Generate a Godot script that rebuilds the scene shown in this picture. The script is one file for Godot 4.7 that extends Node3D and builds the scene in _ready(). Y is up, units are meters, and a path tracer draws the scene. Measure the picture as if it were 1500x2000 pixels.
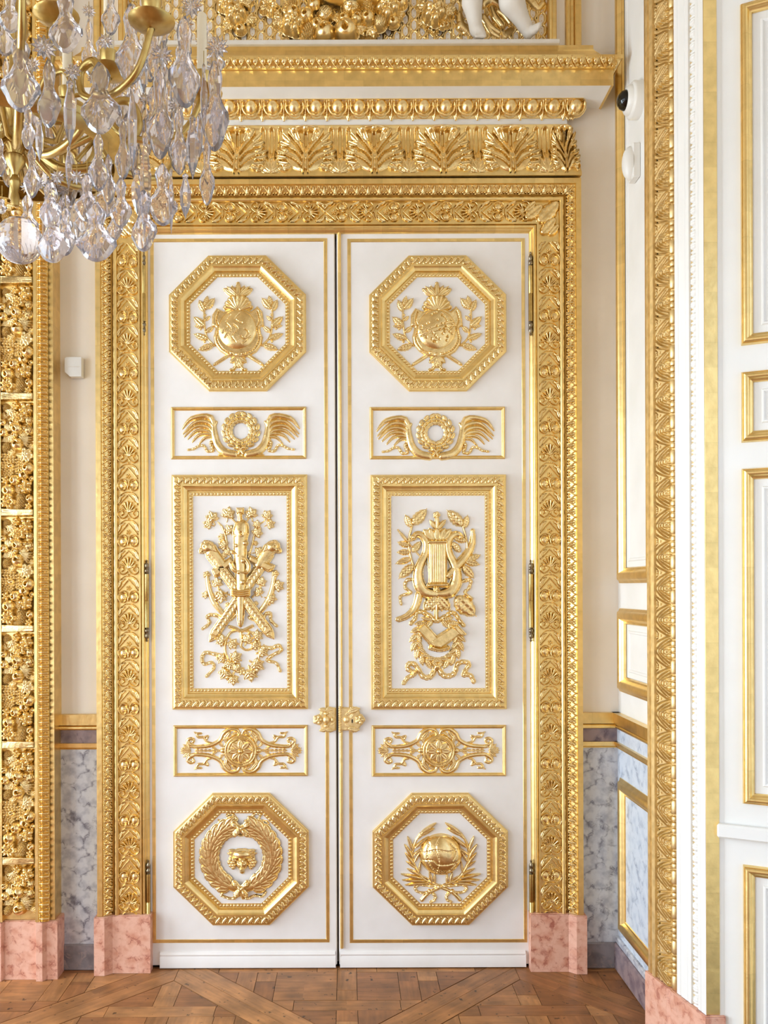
extends Node3D
# A gilded double door in a palace salon, with a crystal chandelier, built object by object.
# Pixel positions are in the 1500 x 2000 frame; W() turns one into a point of a vertical plane at depth z.

const F := 1700.0
const CX := 675.0
const CY := 1150.0
const EYE := 1.741
const D0 := 4.0
const ROLL := 0.0035

var M := {}      # materials
var U := {}      # shared unit meshes
var rng := RandomNumberGenerator.new()
var names := {}
var cur: Node3D  # the ornament that pieces are being added to
var curm: Material
var zo := 0.0

func W(px: float, py: float, z: float) -> Vector3:
	var dx := px - CX
	var dy := py - CY
	var k := (D0 - z) / F
	return Vector3((dx - ROLL * dy) * k, EYE - (dy + ROLL * dx) * k, z)

func _ready() -> void:
	rng.seed = 7
	setup_view()
	make_materials()
	make_units()
	build_room()
	build_floor()
	build_wall_details()
	build_casing()
	build_cornice()
	build_doors()
	build_pilaster()
	build_right_casing()
	build_overdoor()
	build_devices()
	build_chandelier()

# ------------------------------------------------------------------ camera, sky, light, exposure
func setup_view() -> void:
	var cam := Camera3D.new()
	cam.name = "camera"
	cam.position = Vector3(0, EYE, D0)
	cam.rotation = Vector3(0, 0, -ROLL)
	var near := 0.05
	cam.set_frustum(2000.0 / F * near, Vector2(75.0, 150.0) / F * near, near, 60.0)
	cam.current = true
	add_child(cam)
	var env := Environment.new()
	var sky := Sky.new()
	var sm := ProceduralSkyMaterial.new()
	sm.sky_top_color = Color(0.62, 0.74, 0.95)
	sm.sky_horizon_color = Color(0.88, 0.92, 0.98)
	sm.ground_bottom_color = Color(0.55, 0.53, 0.5)
	sm.ground_horizon_color = Color(0.75, 0.75, 0.75)
	sm.sky_energy_multiplier = 2.0
	sky.sky_material = sm
	env.background_mode = Environment.BG_SKY
	env.sky = sky
	env.ambient_light_source = Environment.AMBIENT_SOURCE_DISABLED
	env.tonemap_mode = Environment.TONE_MAPPER_LINEAR
	env.tonemap_exposure = 0.33
	env.sdfgi_enabled = true
	env.ssao_enabled = true
	env.ssil_enabled = true
	var we := WorldEnvironment.new()
	we.name = "environment"
	we.environment = env
	add_child(we)
	# daylight entering through the tall windows on the left, and through the one in the right wall
	for w in [[1.3, 64.0], [3.7, 42.0], [6.1, 30.0]]:
		window_light(Vector3(-4.26, 1.85, w[0]), Vector3(1, 0, 0), Vector2(1.5, 3.3), w[1])
	window_light(Vector3(2.0, 1.9, 2.15), Vector3(-1, 0, 0), Vector2(1.3, 3.0), 3.0)

func window_light(at: Vector3, towards: Vector3, size: Vector2, energy: float) -> void:
	var a := AreaLight3D.new()
	a.name = "window_daylight"
	a.area_size = size
	a.light_energy = energy
	a.light_color = Color(0.885, 0.952, 1.0)
	a.shadow_enabled = true
	a.area_range = 30.0
	a.area_attenuation = 2.0
	a.look_at_from_position(at, at + towards, Vector3.UP)
	add_child(a, true)

# ------------------------------------------------------------------ materials
func noise_tex(kind: int, freq: float, c0: Color, c1: Color, size := 512, octaves := 4, pos := [0.0, 1.0], sd := 1) -> NoiseTexture2D:
	var n := FastNoiseLite.new()
	n.seed = sd
	n.noise_type = kind as FastNoiseLite.NoiseType
	n.frequency = freq
	n.fractal_octaves = octaves
	var t := NoiseTexture2D.new()
	t.width = size
	t.height = size
	t.seamless = true
	t.noise = n
	var g := Gradient.new()
	g.offsets = PackedFloat32Array(pos)
	g.colors = PackedColorArray([c0, c1])
	t.color_ramp = g
	return t

func sheet_tex() -> ImageTexture:
	# gold laid in square leaves, each a little different in tone, with faint overlaps
	var n := 512
	var im := Image.create(n, n, false, Image.FORMAT_RGB8)
	var rg := RandomNumberGenerator.new()
	rg.seed = 12
	var fine := FastNoiseLite.new()
	fine.seed = 8
	fine.frequency = 0.02
	fine.fractal_octaves = 4
	var grain := fine.get_seamless_image(n, n)
	var tone := []
	for i in 64:
		tone.append(rg.randf_range(0.93, 0.985))
	for y in n:
		for x in n:
			var t: float = tone[(y / 64) * 8 + x / 64]
			var v := t + (grain.get_pixel(x, y).r - 0.5) * 0.10
			if x % 64 < 2 or y % 64 < 2:
				v -= 0.025
			im.set_pixel(x, y, Color(minf(v + 0.01, 1.0), minf(v, 1.0), minf(v - 0.03, 1.0)))
	return ImageTexture.create_from_image(im)

func vein_tex(base: Color, dark: Color, vein: Color, seed_: int, freq := 0.008) -> ImageTexture:
	var n := 512
	var a := FastNoiseLite.new()
	a.seed = seed_
	a.noise_type = FastNoiseLite.TYPE_CELLULAR
	a.cellular_return_type = FastNoiseLite.RETURN_DISTANCE2_SUB
	a.frequency = freq
	a.fractal_type = FastNoiseLite.FRACTAL_NONE
	a.domain_warp_enabled = true
	a.domain_warp_amplitude = 85.0
	a.domain_warp_frequency = 0.016
	a.domain_warp_fractal_octaves = 4
	var b := FastNoiseLite.new()
	b.seed = seed_ + 5
	b.frequency = 0.012
	b.fractal_octaves = 5
	var ia := a.get_seamless_image(n, n)
	var ib := b.get_seamless_image(n, n)
	var im := Image.create(n, n, false, Image.FORMAT_RGB8)
	for y in n:
		for x in n:
			var v := ia.get_pixel(x, y).r
			var w := ib.get_pixel(x, y).r
			var c := base.lerp(dark, clampf((w - 0.35) * 1.9, 0.0, 1.0))
			var k := clampf(1.0 - v / (0.05 + 0.09 * w), 0.0, 1.0)
			c = c.lerp(vein, k * clampf((w - 0.22) * 1.7, 0.12, 0.9))
			im.set_pixel(x, y, c)
	return ImageTexture.create_from_image(im)

func mat(key: String, color: Color, rough: float, metal := 0.0, tex: Texture2D = null, scale := 1.0, bump: Texture2D = null, bump_cm := 0.0) -> StandardMaterial3D:
	var m := StandardMaterial3D.new()
	m.resource_name = key
	m.albedo_color = color
	m.roughness = rough
	m.metallic = metal
	if tex:
		m.albedo_texture = tex
	if bump:
		m.heightmap_enabled = true
		m.heightmap_texture = bump
		m.heightmap_scale = bump_cm
	if tex or bump:
		m.uv1_triplanar = true
		m.uv1_world_triplanar = true
		m.uv1_scale = Vector3.ONE * scale
	M[key] = m
	return m

func make_materials() -> void:
	var leafy := noise_tex(FastNoiseLite.TYPE_SIMPLEX_SMOOTH, 0.016, Color(0.90, 0.88, 0.84), Color(1, 1, 1), 512, 5, [0.2, 0.75], 3)
	var sheets := sheet_tex()
	var bumps := noise_tex(FastNoiseLite.TYPE_SIMPLEX_SMOOTH, 0.03, Color(0, 0, 0), Color(1, 1, 1), 512, 4, [0.1, 0.9], 9)
	mat("gold", Color(0.99, 0.885, 0.655), 0.27, 1.0, leafy, 2.6, bumps, 0.05)
	mat("gold_flat", Color(0.98, 0.865, 0.605), 0.34, 1.0, sheets, 1.45, bumps, 0.05)
	mat("gold_matt", Color(0.99, 0.895, 0.68), 0.5, 1.0, leafy, 2.6, bumps, 0.03)
	mat("brass", Color(0.82, 0.71, 0.45), 0.3, 1.0, leafy, 4.0)
	mat("steel", Color(0.55, 0.5, 0.42), 0.3, 1.0)
	var paint := noise_tex(FastNoiseLite.TYPE_SIMPLEX_SMOOTH, 0.01, Color(0.98, 0.977, 0.972), Color(1, 1, 1), 512, 5, [0.2, 0.8], 21)
	mat("door_paint", Color(0.94, 0.92, 0.907), 0.42, 0.0, paint, 0.9, bumps, 0.03)
	mat("white_paint", Color(0.935, 0.925, 0.91), 0.5, 0.0, paint, 0.7)
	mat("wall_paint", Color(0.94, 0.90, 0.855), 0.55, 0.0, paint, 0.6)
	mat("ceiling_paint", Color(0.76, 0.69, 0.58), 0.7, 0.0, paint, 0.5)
	mat("stucco", Color(0.9, 0.87, 0.83), 0.6, 0.0, paint, 3.0)
	mat("grey_marble", Color(1, 1, 1), 0.22, 0.0, vein_tex(Color(0.80, 0.80, 0.82), Color(0.66, 0.66, 0.70), Color(0.40, 0.39, 0.43), 4), 2.6)
	mat("violet_marble", Color(1, 1, 1), 0.25, 0.0, vein_tex(Color(0.60, 0.52, 0.52), Color(0.45, 0.39, 0.42), Color(0.34, 0.27, 0.3), 14), 1.6)
	mat("pale_marble", Color(1, 1, 1), 0.25, 0.0, vein_tex(Color(0.84, 0.87, 0.91), Color(0.76, 0.80, 0.86), Color(0.62, 0.65, 0.72), 24), 2.4)
	mat("dark_marble", Color(1, 1, 1), 0.25, 0.0, vein_tex(Color(0.56, 0.53, 0.54), Color(0.42, 0.40, 0.42), Color(0.66, 0.58, 0.55), 34), 1.3)
	mat("pink_marble", Color(1, 1, 1), 0.3, 0.0, vein_tex(Color(0.90, 0.70, 0.61), Color(0.82, 0.57, 0.47), Color(0.62, 0.34, 0.28), 44, 0.014), 2.4)
	mat("candle", Color(0.95, 0.90, 0.80), 0.5)
	mat("plastic", Color(0.92, 0.91, 0.89), 0.35)
	mat("black", Color(0.02, 0.02, 0.025), 0.12)
	mat("dark", Color(0.05, 0.035, 0.02), 0.6)
	mat("joint", Color(0.09, 0.055, 0.03), 0.7)
	var g := StandardMaterial3D.new()
	g.resource_name = "crystal"
	g.albedo_color = Color(0.96, 0.945, 0.97, 0.10)
	g.roughness = 0.02
	g.refraction_enabled = true
	g.refraction_scale = 0.055
	g.transparency = BaseMaterial3D.TRANSPARENCY_ALPHA
	M["crystal"] = g
	var p := StandardMaterial3D.new()
	p.resource_name = "window_glass"
	p.albedo_color = Color(1, 1, 1, 0.03)
	p.roughness = 0.02
	p.transparency = BaseMaterial3D.TRANSPARENCY_ALPHA
	M["window_glass"] = p
	# oak: grain along the texture's u
	for i in 5:
		var im := Image.create(512, 128, false, Image.FORMAT_RGB8)
		var n1 := FastNoiseLite.new()
		n1.seed = 60 + i
		n1.frequency = 0.05
		n1.fractal_octaves = 4
		var n2 := FastNoiseLite.new()
		n2.seed = 90 + i
		n2.frequency = 0.012
		var tone: Color = [Color(0.60, 0.41, 0.25), Color(0.645, 0.445, 0.275), Color(0.545, 0.36, 0.215), Color(0.68, 0.48, 0.305), Color(0.58, 0.385, 0.235)][i]
		for y in 128:
			for x in 512:
				var v := n1.get_noise_2d(x * 0.12, y * 2.2) * 0.5 + n1.get_noise_2d(x * 0.3 + 700, y * 5.0) * 0.3
				var w := n2.get_noise_2d(x, y * 1.5)
				var c := tone * (1.0 + 0.26 * v + 0.22 * w)
				var kn := n1.get_noise_2d(x * 0.9 + 300, y * 1.6 + 900)
				if kn > 0.57:
					c = c * 0.5
				c.a = 1.0
				im.set_pixel(x, y, c.clamp())
		var m := StandardMaterial3D.new()
		m.resource_name = "oak"
		m.albedo_texture = ImageTexture.create_from_image(im)
		m.roughness = 0.38
		m.metallic_specular = 0.45
		M["oak%d" % i] = m

# ------------------------------------------------------------------ mesh building
class MB:
	var v := PackedVector3Array()
	var n := PackedVector3Array()
	var uv := PackedVector2Array()
	func tri(a: Vector3, b: Vector3, c: Vector3, na: Vector3, nb: Vector3, nc: Vector3) -> void:
		if (b - a).cross(c - a).dot(na + nb + nc) > 0.0:
			v.append_array([a, c, b]); n.append_array([na, nc, nb])
		else:
			v.append_array([a, b, c]); n.append_array([na, nb, nc])
	func quad(a: Vector3, b: Vector3, c: Vector3, d: Vector3, na: Vector3, nb: Vector3, nc: Vector3, nd: Vector3) -> void:
		tri(a, b, c, na, nb, nc)
		tri(a, c, d, na, nc, nd)
	func flat(a: Vector3, b: Vector3, c: Vector3, d: Vector3, out: Vector3) -> void:
		var f := (b - a).cross(c - a).normalized()
		if f.length() < 0.5:
			f = (c - a).cross(d - a).normalized()
		if f.dot(out) < 0.0:
			f = -f
		quad(a, b, c, d, f, f, f, f)
	func flat3(a: Vector3, b: Vector3, c: Vector3, out: Vector3) -> void:
		var f := (b - a).cross(c - a).normalized()
		if f.dot(out) < 0.0:
			f = -f
		tri(a, b, c, f, f, f)
	func box(lo: Vector3, hi: Vector3, bev := 0.0) -> void:
		# a box with chamfered edges
		var c := (lo + hi) * 0.5
		var h := (hi - lo) * 0.5
		var b := minf(bev, minf(h.x, minf(h.y, h.z)) * 0.45)
		for ax in 3:
			var u := (ax + 1) % 3
			var w := (ax + 2) % 3
			for s: float in [-1.0, 1.0]:
				var q := []
				for k: Array in [[-1.0, -1.0], [1.0, -1.0], [1.0, 1.0], [-1.0, 1.0]]:
					var p := Vector3.ZERO
					p[ax] = s * h[ax]; p[u] = k[0] * (h[u] - b); p[w] = k[1] * (h[w] - b)
					q.append(c + p)
				var o := Vector3.ZERO
				o[ax] = s
				flat(q[0], q[1], q[2], q[3], o)
		if b <= 0.0:
			return
		for ax in 3:
			var u := (ax + 1) % 3
			var w := (ax + 2) % 3
			for s: float in [-1.0, 1.0]:
				for t: float in [-1.0, 1.0]:
					var q := []
					for k: float in [-1.0, 1.0]:
						var p := Vector3.ZERO
						p[ax] = k * (h[ax] - b); p[u] = s * h[u]; p[w] = t * (h[w] - b)
						q.append(c + p)
						p[u] = s * (h[u] - b); p[w] = t * h[w]
						q.append(c + p)
					var o := Vector3.ZERO
					o[u] = s; o[w] = t
					flat(q[0], q[1], q[3], q[2], o)
		for sx: float in [-1.0, 1.0]:
			for sy: float in [-1.0, 1.0]:
				for sz: float in [-1.0, 1.0]:
					var s := Vector3(sx, sy, sz)
					flat3(c + s * Vector3(h.x, h.y - b, h.z - b), c + s * Vector3(h.x - b, h.y, h.z - b), c + s * Vector3(h.x - b, h.y - b, h.z), s)
	func done() -> ArrayMesh:
		var a := []
		a.resize(Mesh.ARRAY_MAX)
		a[Mesh.ARRAY_VERTEX] = v
		a[Mesh.ARRAY_NORMAL] = n
		if uv.size() == v.size():
			a[Mesh.ARRAY_TEX_UV] = uv
		var m := ArrayMesh.new()
		m.add_surface_from_arrays(Mesh.PRIMITIVE_TRIANGLES, a)
		return m

class Relief:
	# a carved relief: heights on a grid, y down as in a picture; what stays below zero sinks into the ground it sits on
	var x0: float
	var y0: float
	var c: float
	var nx: int
	var ny: int
	var lo: float
	var h := PackedFloat32Array()
	func _init(ax: float, ay: float, bx: float, by: float, cell: float) -> void:
		x0 = ax; y0 = ay; c = cell; lo = -1.2 * cell
		nx = int(ceil((bx - ax) / cell)) + 1
		ny = int(ceil((by - ay) / cell)) + 1
		h.resize(nx * ny)
		h.fill(-3.0 * cell)
	func seg(ax: float, ay: float, ra: float, ha: float, bx: float, by: float, rb: float, hb: float) -> void:
		var r := maxf(ra, rb) + 2.5 * c
		var i0 := maxi(0, int((minf(ax, bx) - r - x0) / c))
		var i1 := mini(nx - 1, int((maxf(ax, bx) + r - x0) / c) + 1)
		var j0 := maxi(0, int((minf(ay, by) - r - y0) / c))
		var j1 := mini(ny - 1, int((maxf(ay, by) + r - y0) / c) + 1)
		var dx := bx - ax
		var dy := by - ay
		var l2 := maxf(dx * dx + dy * dy, 1e-9)
		for j in range(j0, j1 + 1):
			var py := y0 + j * c - ay
			for i in range(i0, i1 + 1):
				var px := x0 + i * c - ax
				var t := clampf((px * dx + py * dy) / l2, 0.0, 1.0)
				var ex := px - t * dx
				var ey := py - t * dy
				var d := sqrt(ex * ex + ey * ey)
				var rr := ra + (rb - ra) * t
				var u := d / rr
				var v := (ha + (hb - ha) * t) * sqrt(1.0 - u * u) if u < 1.0 else rr - d
				var k := j * nx + i
				if v > h[k]:
					h[k] = v
	func line(p: PackedVector2Array, ra: float, rb: float, ht: float, hb := -1.0) -> void:
		var n := p.size() - 1
		var he := ht if hb < 0.0 else hb
		for i in n:
			var t := float(i) / n
			var s := float(i + 1) / n
			seg(p[i].x, p[i].y, lerpf(ra, rb, t), lerpf(ht, he, t), p[i + 1].x, p[i + 1].y, lerpf(ra, rb, s), lerpf(ht, he, s))
	func ell(cx: float, cy: float, rx: float, ry: float, rot: float, ht: float, base := 0.0) -> void:
		var r := maxf(rx, ry) + 2.5 * c
		var co := cos(rot)
		var si := sin(rot)
		var m := minf(rx, ry)
		for j in range(maxi(0, int((cy - r - y0) / c)), mini(ny - 1, int((cy + r - y0) / c) + 1) + 1):
			for i in range(maxi(0, int((cx - r - x0) / c)), mini(nx - 1, int((cx + r - x0) / c) + 1) + 1):
				var px := x0 + i * c - cx
				var py := y0 + j * c - cy
				var a := (px * co + py * si) / rx
				var b := (-px * si + py * co) / ry
				var u := sqrt(a * a + b * b)
				var v := base + ht * sqrt(1.0 - u * u) if u < 1.0 else (1.0 - u) * m
				var k := j * nx + i
				if v > h[k]:
					h[k] = v
	func ring(cx: float, cy: float, r: float, t: float, ht: float, a0 := 0.0, a1 := TAU) -> void:
		var p := PackedVector2Array()
		var n := maxi(8, int(r * absf(a1 - a0) / (2.0 * c)))
		for i in n + 1:
			var a := lerpf(a0, a1, float(i) / n)
			p.append(Vector2(cx + cos(a) * r, cy + sin(a) * r))
		line(p, t, t, ht)
	func leaf(ax: float, ay: float, bx: float, by: float, w: float, ht: float, bend := 0.0, lobes := 0.0, lobe := 0.0) -> void:
		var dx := bx - ax
		var dy := by - ay
		var l := sqrt(dx * dx + dy * dy)
		dx /= l; dy /= l
		var r := w * (1.0 + lobe) + absf(bend) + 2.5 * c
		for j in range(maxi(0, int((minf(ay, by) - r - y0) / c)), mini(ny - 1, int((maxf(ay, by) + r - y0) / c) + 1) + 1):
			for i in range(maxi(0, int((minf(ax, bx) - r - x0) / c)), mini(nx - 1, int((maxf(ax, bx) + r - x0) / c) + 1) + 1):
				var px := x0 + i * c - ax
				var py := y0 + j * c - ay
				var t := (px * dx + py * dy) / l
				if t < -0.1 or t > 1.1:
					continue
				var tt := clampf(t, 0.001, 0.999)
				var o := -px * dy + py * dx - bend * 4.0 * tt * (1.0 - tt)
				var wd := w * pow(sin(PI * pow(tt, 0.85)), 0.7) + 0.04 * w
				if lobes > 0.0:
					wd *= 1.0 - lobe + lobe * absf(sin(lobes * PI * (tt + absf(o) / l * 0.6)))
				var q := absf(o) / maxf(wd, 0.01)
				var v: float
				if q < 1.0 and t > 0.0 and t < 1.0:
					v = ht * (0.55 + 0.45 * sqrt(1.0 - q * q) - 0.35 * exp(-pow(o / (0.16 * w), 2.0)) + 0.35 * (1.0 - tt) * (1.0 - q))
					if lobes > 0.0:
						v += ht * 0.05 * sin(lobes * TAU * (tt - q * 0.5 * w / l))
					v *= minf(1.0, (1.0 - q) * 4.0 + 0.15)
				else:
					v = -(absf(o) - wd) if q >= 1.0 else -maxf(-t, t - 1.0) * l
				var k := j * nx + i
				if v > h[k]:
					h[k] = v
	func poly(p: PackedVector2Array, ht: float, bevel: float) -> void:
		var lo2 := p[0]
		var hi := p[0]
		for q in p:
			lo2 = lo2.min(q); hi = hi.max(q)
		var n := p.size()
		for j in range(maxi(0, int((lo2.y - 3 * c - y0) / c)), mini(ny - 1, int((hi.y + 3 * c - y0) / c) + 1) + 1):
			for i in range(maxi(0, int((lo2.x - 3 * c - x0) / c)), mini(nx - 1, int((hi.x + 3 * c - x0) / c) + 1) + 1):
				var x := x0 + i * c
				var y := y0 + j * c
				var inside := false
				var best := 1e9
				var b := p[n - 1]
				for a in p:
					var ex := b.x - a.x
					var ey := b.y - a.y
					var wx := x - a.x
					var wy := y - a.y
					var t := clampf((wx * ex + wy * ey) / (ex * ex + ey * ey + 1e-9), 0.0, 1.0)
					var qx := wx - t * ex
					var qy := wy - t * ey
					best = minf(best, qx * qx + qy * qy)
					if (a.y > y) != (b.y > y) and x < ex * (y - a.y) / ey + a.x:
						inside = not inside
					b = a
				var d := sqrt(best)
				var v := ht * sqrt(minf(1.0, d / bevel)) if inside else -d
				var k := j * nx + i
				if v > h[k]:
					h[k] = v
	func groove(p: PackedVector2Array, r: float, depth: float) -> void:
		for s in p.size() - 1:
			var a := p[s]
			var b := p[s + 1]
			var e := b - a
			var l2 := maxf(e.length_squared(), 1e-9)
			for j in range(maxi(0, int((minf(a.y, b.y) - r - y0) / c)), mini(ny - 1, int((maxf(a.y, b.y) + r - y0) / c) + 1) + 1):
				for i in range(maxi(0, int((minf(a.x, b.x) - r - x0) / c)), mini(nx - 1, int((maxf(a.x, b.x) + r - x0) / c) + 1) + 1):
					var q := Vector2(x0 + i * c, y0 + j * c) - a
					var t := clampf(q.dot(e) / l2, 0.0, 1.0)
					var d := (q - e * t).length() / r
					var k := j * nx + i
					if d < 1.0 and h[k] > 0.0:
						h[k] = maxf(h[k] - depth * (1.0 - d * d), 0.12 * depth)
	func mesh(lift = null) -> ArrayMesh:
		var id := PackedInt32Array()
		id.resize(nx * ny)
		id.fill(-1)
		var use := PackedByteArray()
		use.resize(nx * ny)
		for j in ny - 1:
			for i in nx - 1:
				var k := j * nx + i
				if h[k] > lo or h[k + 1] > lo or h[k + nx] > lo or h[k + nx + 1] > lo:
					use[k] |= 2; use[k] |= 1; use[k + 1] |= 1; use[k + nx] |= 1; use[k + nx + 1] |= 1
		for k in h.size():
			if h[k] < lo:
				h[k] = lo
		if lift != null:
			for j in ny:
				for i in nx:
					h[j * nx + i] += lift.call(x0 + i * c, y0 + j * c)
		var v := PackedVector3Array()
		var n := PackedVector3Array()
		var f := PackedInt32Array()
		for j in ny:
			for i in nx:
				var k := j * nx + i
				if use[k] & 1:
					id[k] = v.size()
					v.append(Vector3(x0 + i * c, -(y0 + j * c), h[k]))
					var l := h[k - 1] if i > 0 else h[k]
					var r := h[k + 1] if i < nx - 1 else h[k]
					var u := h[k - nx] if j > 0 else h[k]
					var d := h[k + nx] if j < ny - 1 else h[k]
					n.append(Vector3(l - r, d - u, 2.0 * c).normalized())
		for j in ny - 1:
			for i in nx - 1:
				var k := j * nx + i
				if use[k] & 2:
					f.append_array([id[k], id[k + 1], id[k + nx + 1], id[k], id[k + nx + 1], id[k + nx]])
		var a := []
		a.resize(Mesh.ARRAY_MAX)
		a[Mesh.ARRAY_VERTEX] = v
		a[Mesh.ARRAY_NORMAL] = n
		a[Mesh.ARRAY_INDEX] = f
		var m := ArrayMesh.new()
		m.add_surface_from_arrays(Mesh.PRIMITIVE_TRIANGLES, a)
		return m

func pv(a: Array) -> PackedVector2Array:
	var p := PackedVector2Array()
	for i in a.size() / 2:
		p.append(Vector2(a[2 * i], a[2 * i + 1]))
	return p

func smooth(a: Array, per := 5) -> PackedVector2Array:
	var p := pv(a)
	var o := PackedVector2Array()
	var n := p.size()
	for i in n - 1:
		for k in per:
			o.append(p[i].cubic_interpolate(p[i + 1], p[maxi(i - 1, 0)], p[mini(i + 2, n - 1)], float(k) / per))
	o.append(p[n - 1])
	return o

func mi(called: String, mesh: Mesh, m: Material, parent: Node, xf := Transform3D()) -> MeshInstance3D:
	var o := MeshInstance3D.new()
	o.name = called
	o.mesh = mesh
	o.material_override = m
	o.transform = xf
	parent.add_child(o, true)
	return o

func stuff(o: Node) -> Node:
	o.set_meta("kind", "stuff")
	return o

func thing(called: String, label: String, category: String, at := Vector3.ZERO, group := "", structure := false) -> Node3D:
	var k: int = names.get(called, 0)
	names[called] = k + 1
	var o := Node3D.new()
	o.name = called if k == 0 else "%s_%03d" % [called, k]
	o.position = at
	add_child(o)
	o.set_meta("label", label)
	o.set_meta("category", category)
	if group:
		o.set_meta("group", group)
	if structure:
		o.set_meta("kind", "structure")
	return o

func part(called: String, parent: Node, at := Vector3.ZERO) -> Node3D:
	var o := Node3D.new()
	o.name = called
	o.position = at
	parent.add_child(o, true)
	return o

func bxm(lo: Vector3, hi: Vector3, bev := 0.004) -> ArrayMesh:
	var b := MB.new()
	b.box(lo, hi, bev)
	return b.done()

func seg_normals(prof: Array) -> Array:
	# per segment the normals at its two ends, smoothed over shallow corners
	var ns := []
	for j in prof.size() - 1:
		var d: Vector2 = (prof[j + 1] - prof[j]).normalized()
		ns.append(Vector2(-d.y, d.x))
	var out := []
	for j in ns.size():
		var a: Vector2 = ns[j]
		var b: Vector2 = ns[j]
		if j > 0 and ns[j - 1].dot(ns[j]) > 0.7:
			a = (ns[j] + ns[j - 1]).normalized()
		if j < ns.size() - 1 and ns[j + 1].dot(ns[j]) > 0.7:
			b = (ns[j] + ns[j + 1]).normalized()
		out.append([a, b])
	return out

func molding(path: PackedVector2Array, closed: bool, prof: Array, sgn := 1.0) -> ArrayMesh:
	# sweeps a profile of (offset to the inner side, height z) along a path in the XY plane with mitred corners
	var b := MB.new()
	var n := path.size()
	var edges := n if closed else n - 1
	var en := []
	for i in edges:
		var d := (path[(i + 1) % n] - path[i]).normalized()
		en.append(Vector2(-d.y, d.x) * sgn)
	var mit := []
	for i in n:
		if closed or (i > 0 and i < n - 1):
			var a: Vector2 = en[(i - 1 + edges) % edges]
			var e: Vector2 = en[i % edges]
			mit.append((a + e) / (1.0 + a.dot(e)))
		else:
			mit.append(en[0] if i == 0 else en[edges - 1])
	var sn := seg_normals(prof)
	for i in edges:
		var k := (i + 1) % n
		for j in prof.size() - 1:
			var p0: Vector2 = prof[j]
			var p1: Vector2 = prof[j + 1]
			var q := []
			for z in [[i, p0], [k, p0], [k, p1], [i, p1]]:
				var xy: Vector2 = path[z[0]] + mit[z[0]] * z[1].x
				q.append(Vector3(xy.x, xy.y, z[1].y))
			var e: Vector2 = en[i]
			var a: Vector2 = sn[j][0]
			var c: Vector2 = sn[j][1]
			var na := Vector3(e.x * a.x, e.y * a.x, a.y)
			var nc := Vector3(e.x * c.x, e.y * c.x, c.y)
			b.quad(q[0], q[1], q[2], q[3], na, na, nc, nc)
	return b.done()

func rounded(o0: float, o1: float, z: float, bulge: float, n := 6) -> Array:
	# half-round between two offsets
	var a := []
	for i in n + 1:
		var t := PI * i / n
		a.append(Vector2(lerpf(o0, o1, (1.0 - cos(t)) * 0.5), z + bulge * sin(t)))
	return a

func lathe(prof: Array, n := 16, smooth_ := true) -> ArrayMesh:
	# prof of (radius, y), from top to bottom or bottom to top
	var b := MB.new()
	var sn := seg_normals(prof)
	var out := -1.0 if prof[-1].y < prof[0].y else 1.0
	for i in n:
		var a0 := TAU * i / n
		var a1 := TAU * (i + 1) / n
		for j in prof.size() - 1:
			var p: Vector2 = prof[j]
			var q: Vector2 = prof[j + 1]
			var v := [Vector3(cos(a0) * p.x, p.y, sin(a0) * p.x), Vector3(cos(a1) * p.x, p.y, sin(a1) * p.x), Vector3(cos(a1) * q.x, q.y, sin(a1) * q.x), Vector3(cos(a0) * q.x, q.y, sin(a0) * q.x)]
			var na: Vector2 = -sn[j][0]
			var nb: Vector2 = -sn[j][1]
			if out < 0.0:
				na = -na; nb = -nb
			if smooth_:
				b.quad(v[0], v[1], v[2], v[3], Vector3(cos(a0) * na.x, na.y, sin(a0) * na.x), Vector3(cos(a1) * na.x, na.y, sin(a1) * na.x), Vector3(cos(a1) * nb.x, nb.y, sin(a1) * nb.x), Vector3(cos(a0) * nb.x, nb.y, sin(a0) * nb.x))
			else:
				var am := (a0 + a1) * 0.5
				b.flat(v[0], v[1], v[2], v[3], Vector3(cos(am) * na.x, na.y, sin(am) * na.x))
	return b.done()

func tube(pts: PackedVector3Array, radii: Array, sides := 8) -> ArrayMesh:
	var b := MB.new()
	var n := pts.size()
	var rings := []
	var nrm := []
	var up := Vector3(0.31, 0.2, 0.93)
	for i in n:
		var d := (pts[mini(i + 1, n - 1)] - pts[maxi(i - 1, 0)]).normalized()
		var x := d.cross(up).normalized()
		var y := x.cross(d).normalized()
		up = y
		var r := []
		var m := []
		for k in sides:
			var a := TAU * k / sides
			var o := x * cos(a) + y * sin(a)
			r.append(pts[i] + o * float(radii[mini(i, radii.size() - 1)]))
			m.append(o)
		rings.append(r)
		nrm.append(m)
	for i in n - 1:
		for k in sides:
			var l := (k + 1) % sides
			b.quad(rings[i][k], rings[i][l], rings[i + 1][l], rings[i + 1][k], nrm[i][k], nrm[i][l], nrm[i + 1][l], nrm[i + 1][k])
	for e: int in [0, n - 1]:
		var o := (pts[e] - pts[1 if e == 0 else n - 2]).normalized()
		for k in sides:
			b.flat3(pts[e], rings[e][k], rings[e][(k + 1) % sides], o)
	return b.done()

func join(meshes: Array) -> ArrayMesh:
	# [[mesh, transform], ...] as one mesh
	var st := SurfaceTool.new()
	st.begin(Mesh.PRIMITIVE_TRIANGLES)
	for m in meshes:
		st.append_from(m[0], 0, m[1])
	return st.commit()

func on_plane(at: Vector3, x: Vector3, y: Vector3, k: float, kz := -1.0) -> Transform3D:
	# a motif's own x, y and height directions at a point of a surface, k metres for each unit
	return Transform3D(Basis(x * k, y * k, x.cross(y).normalized() * (k if kz < 0.0 else kz)), at)

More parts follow.
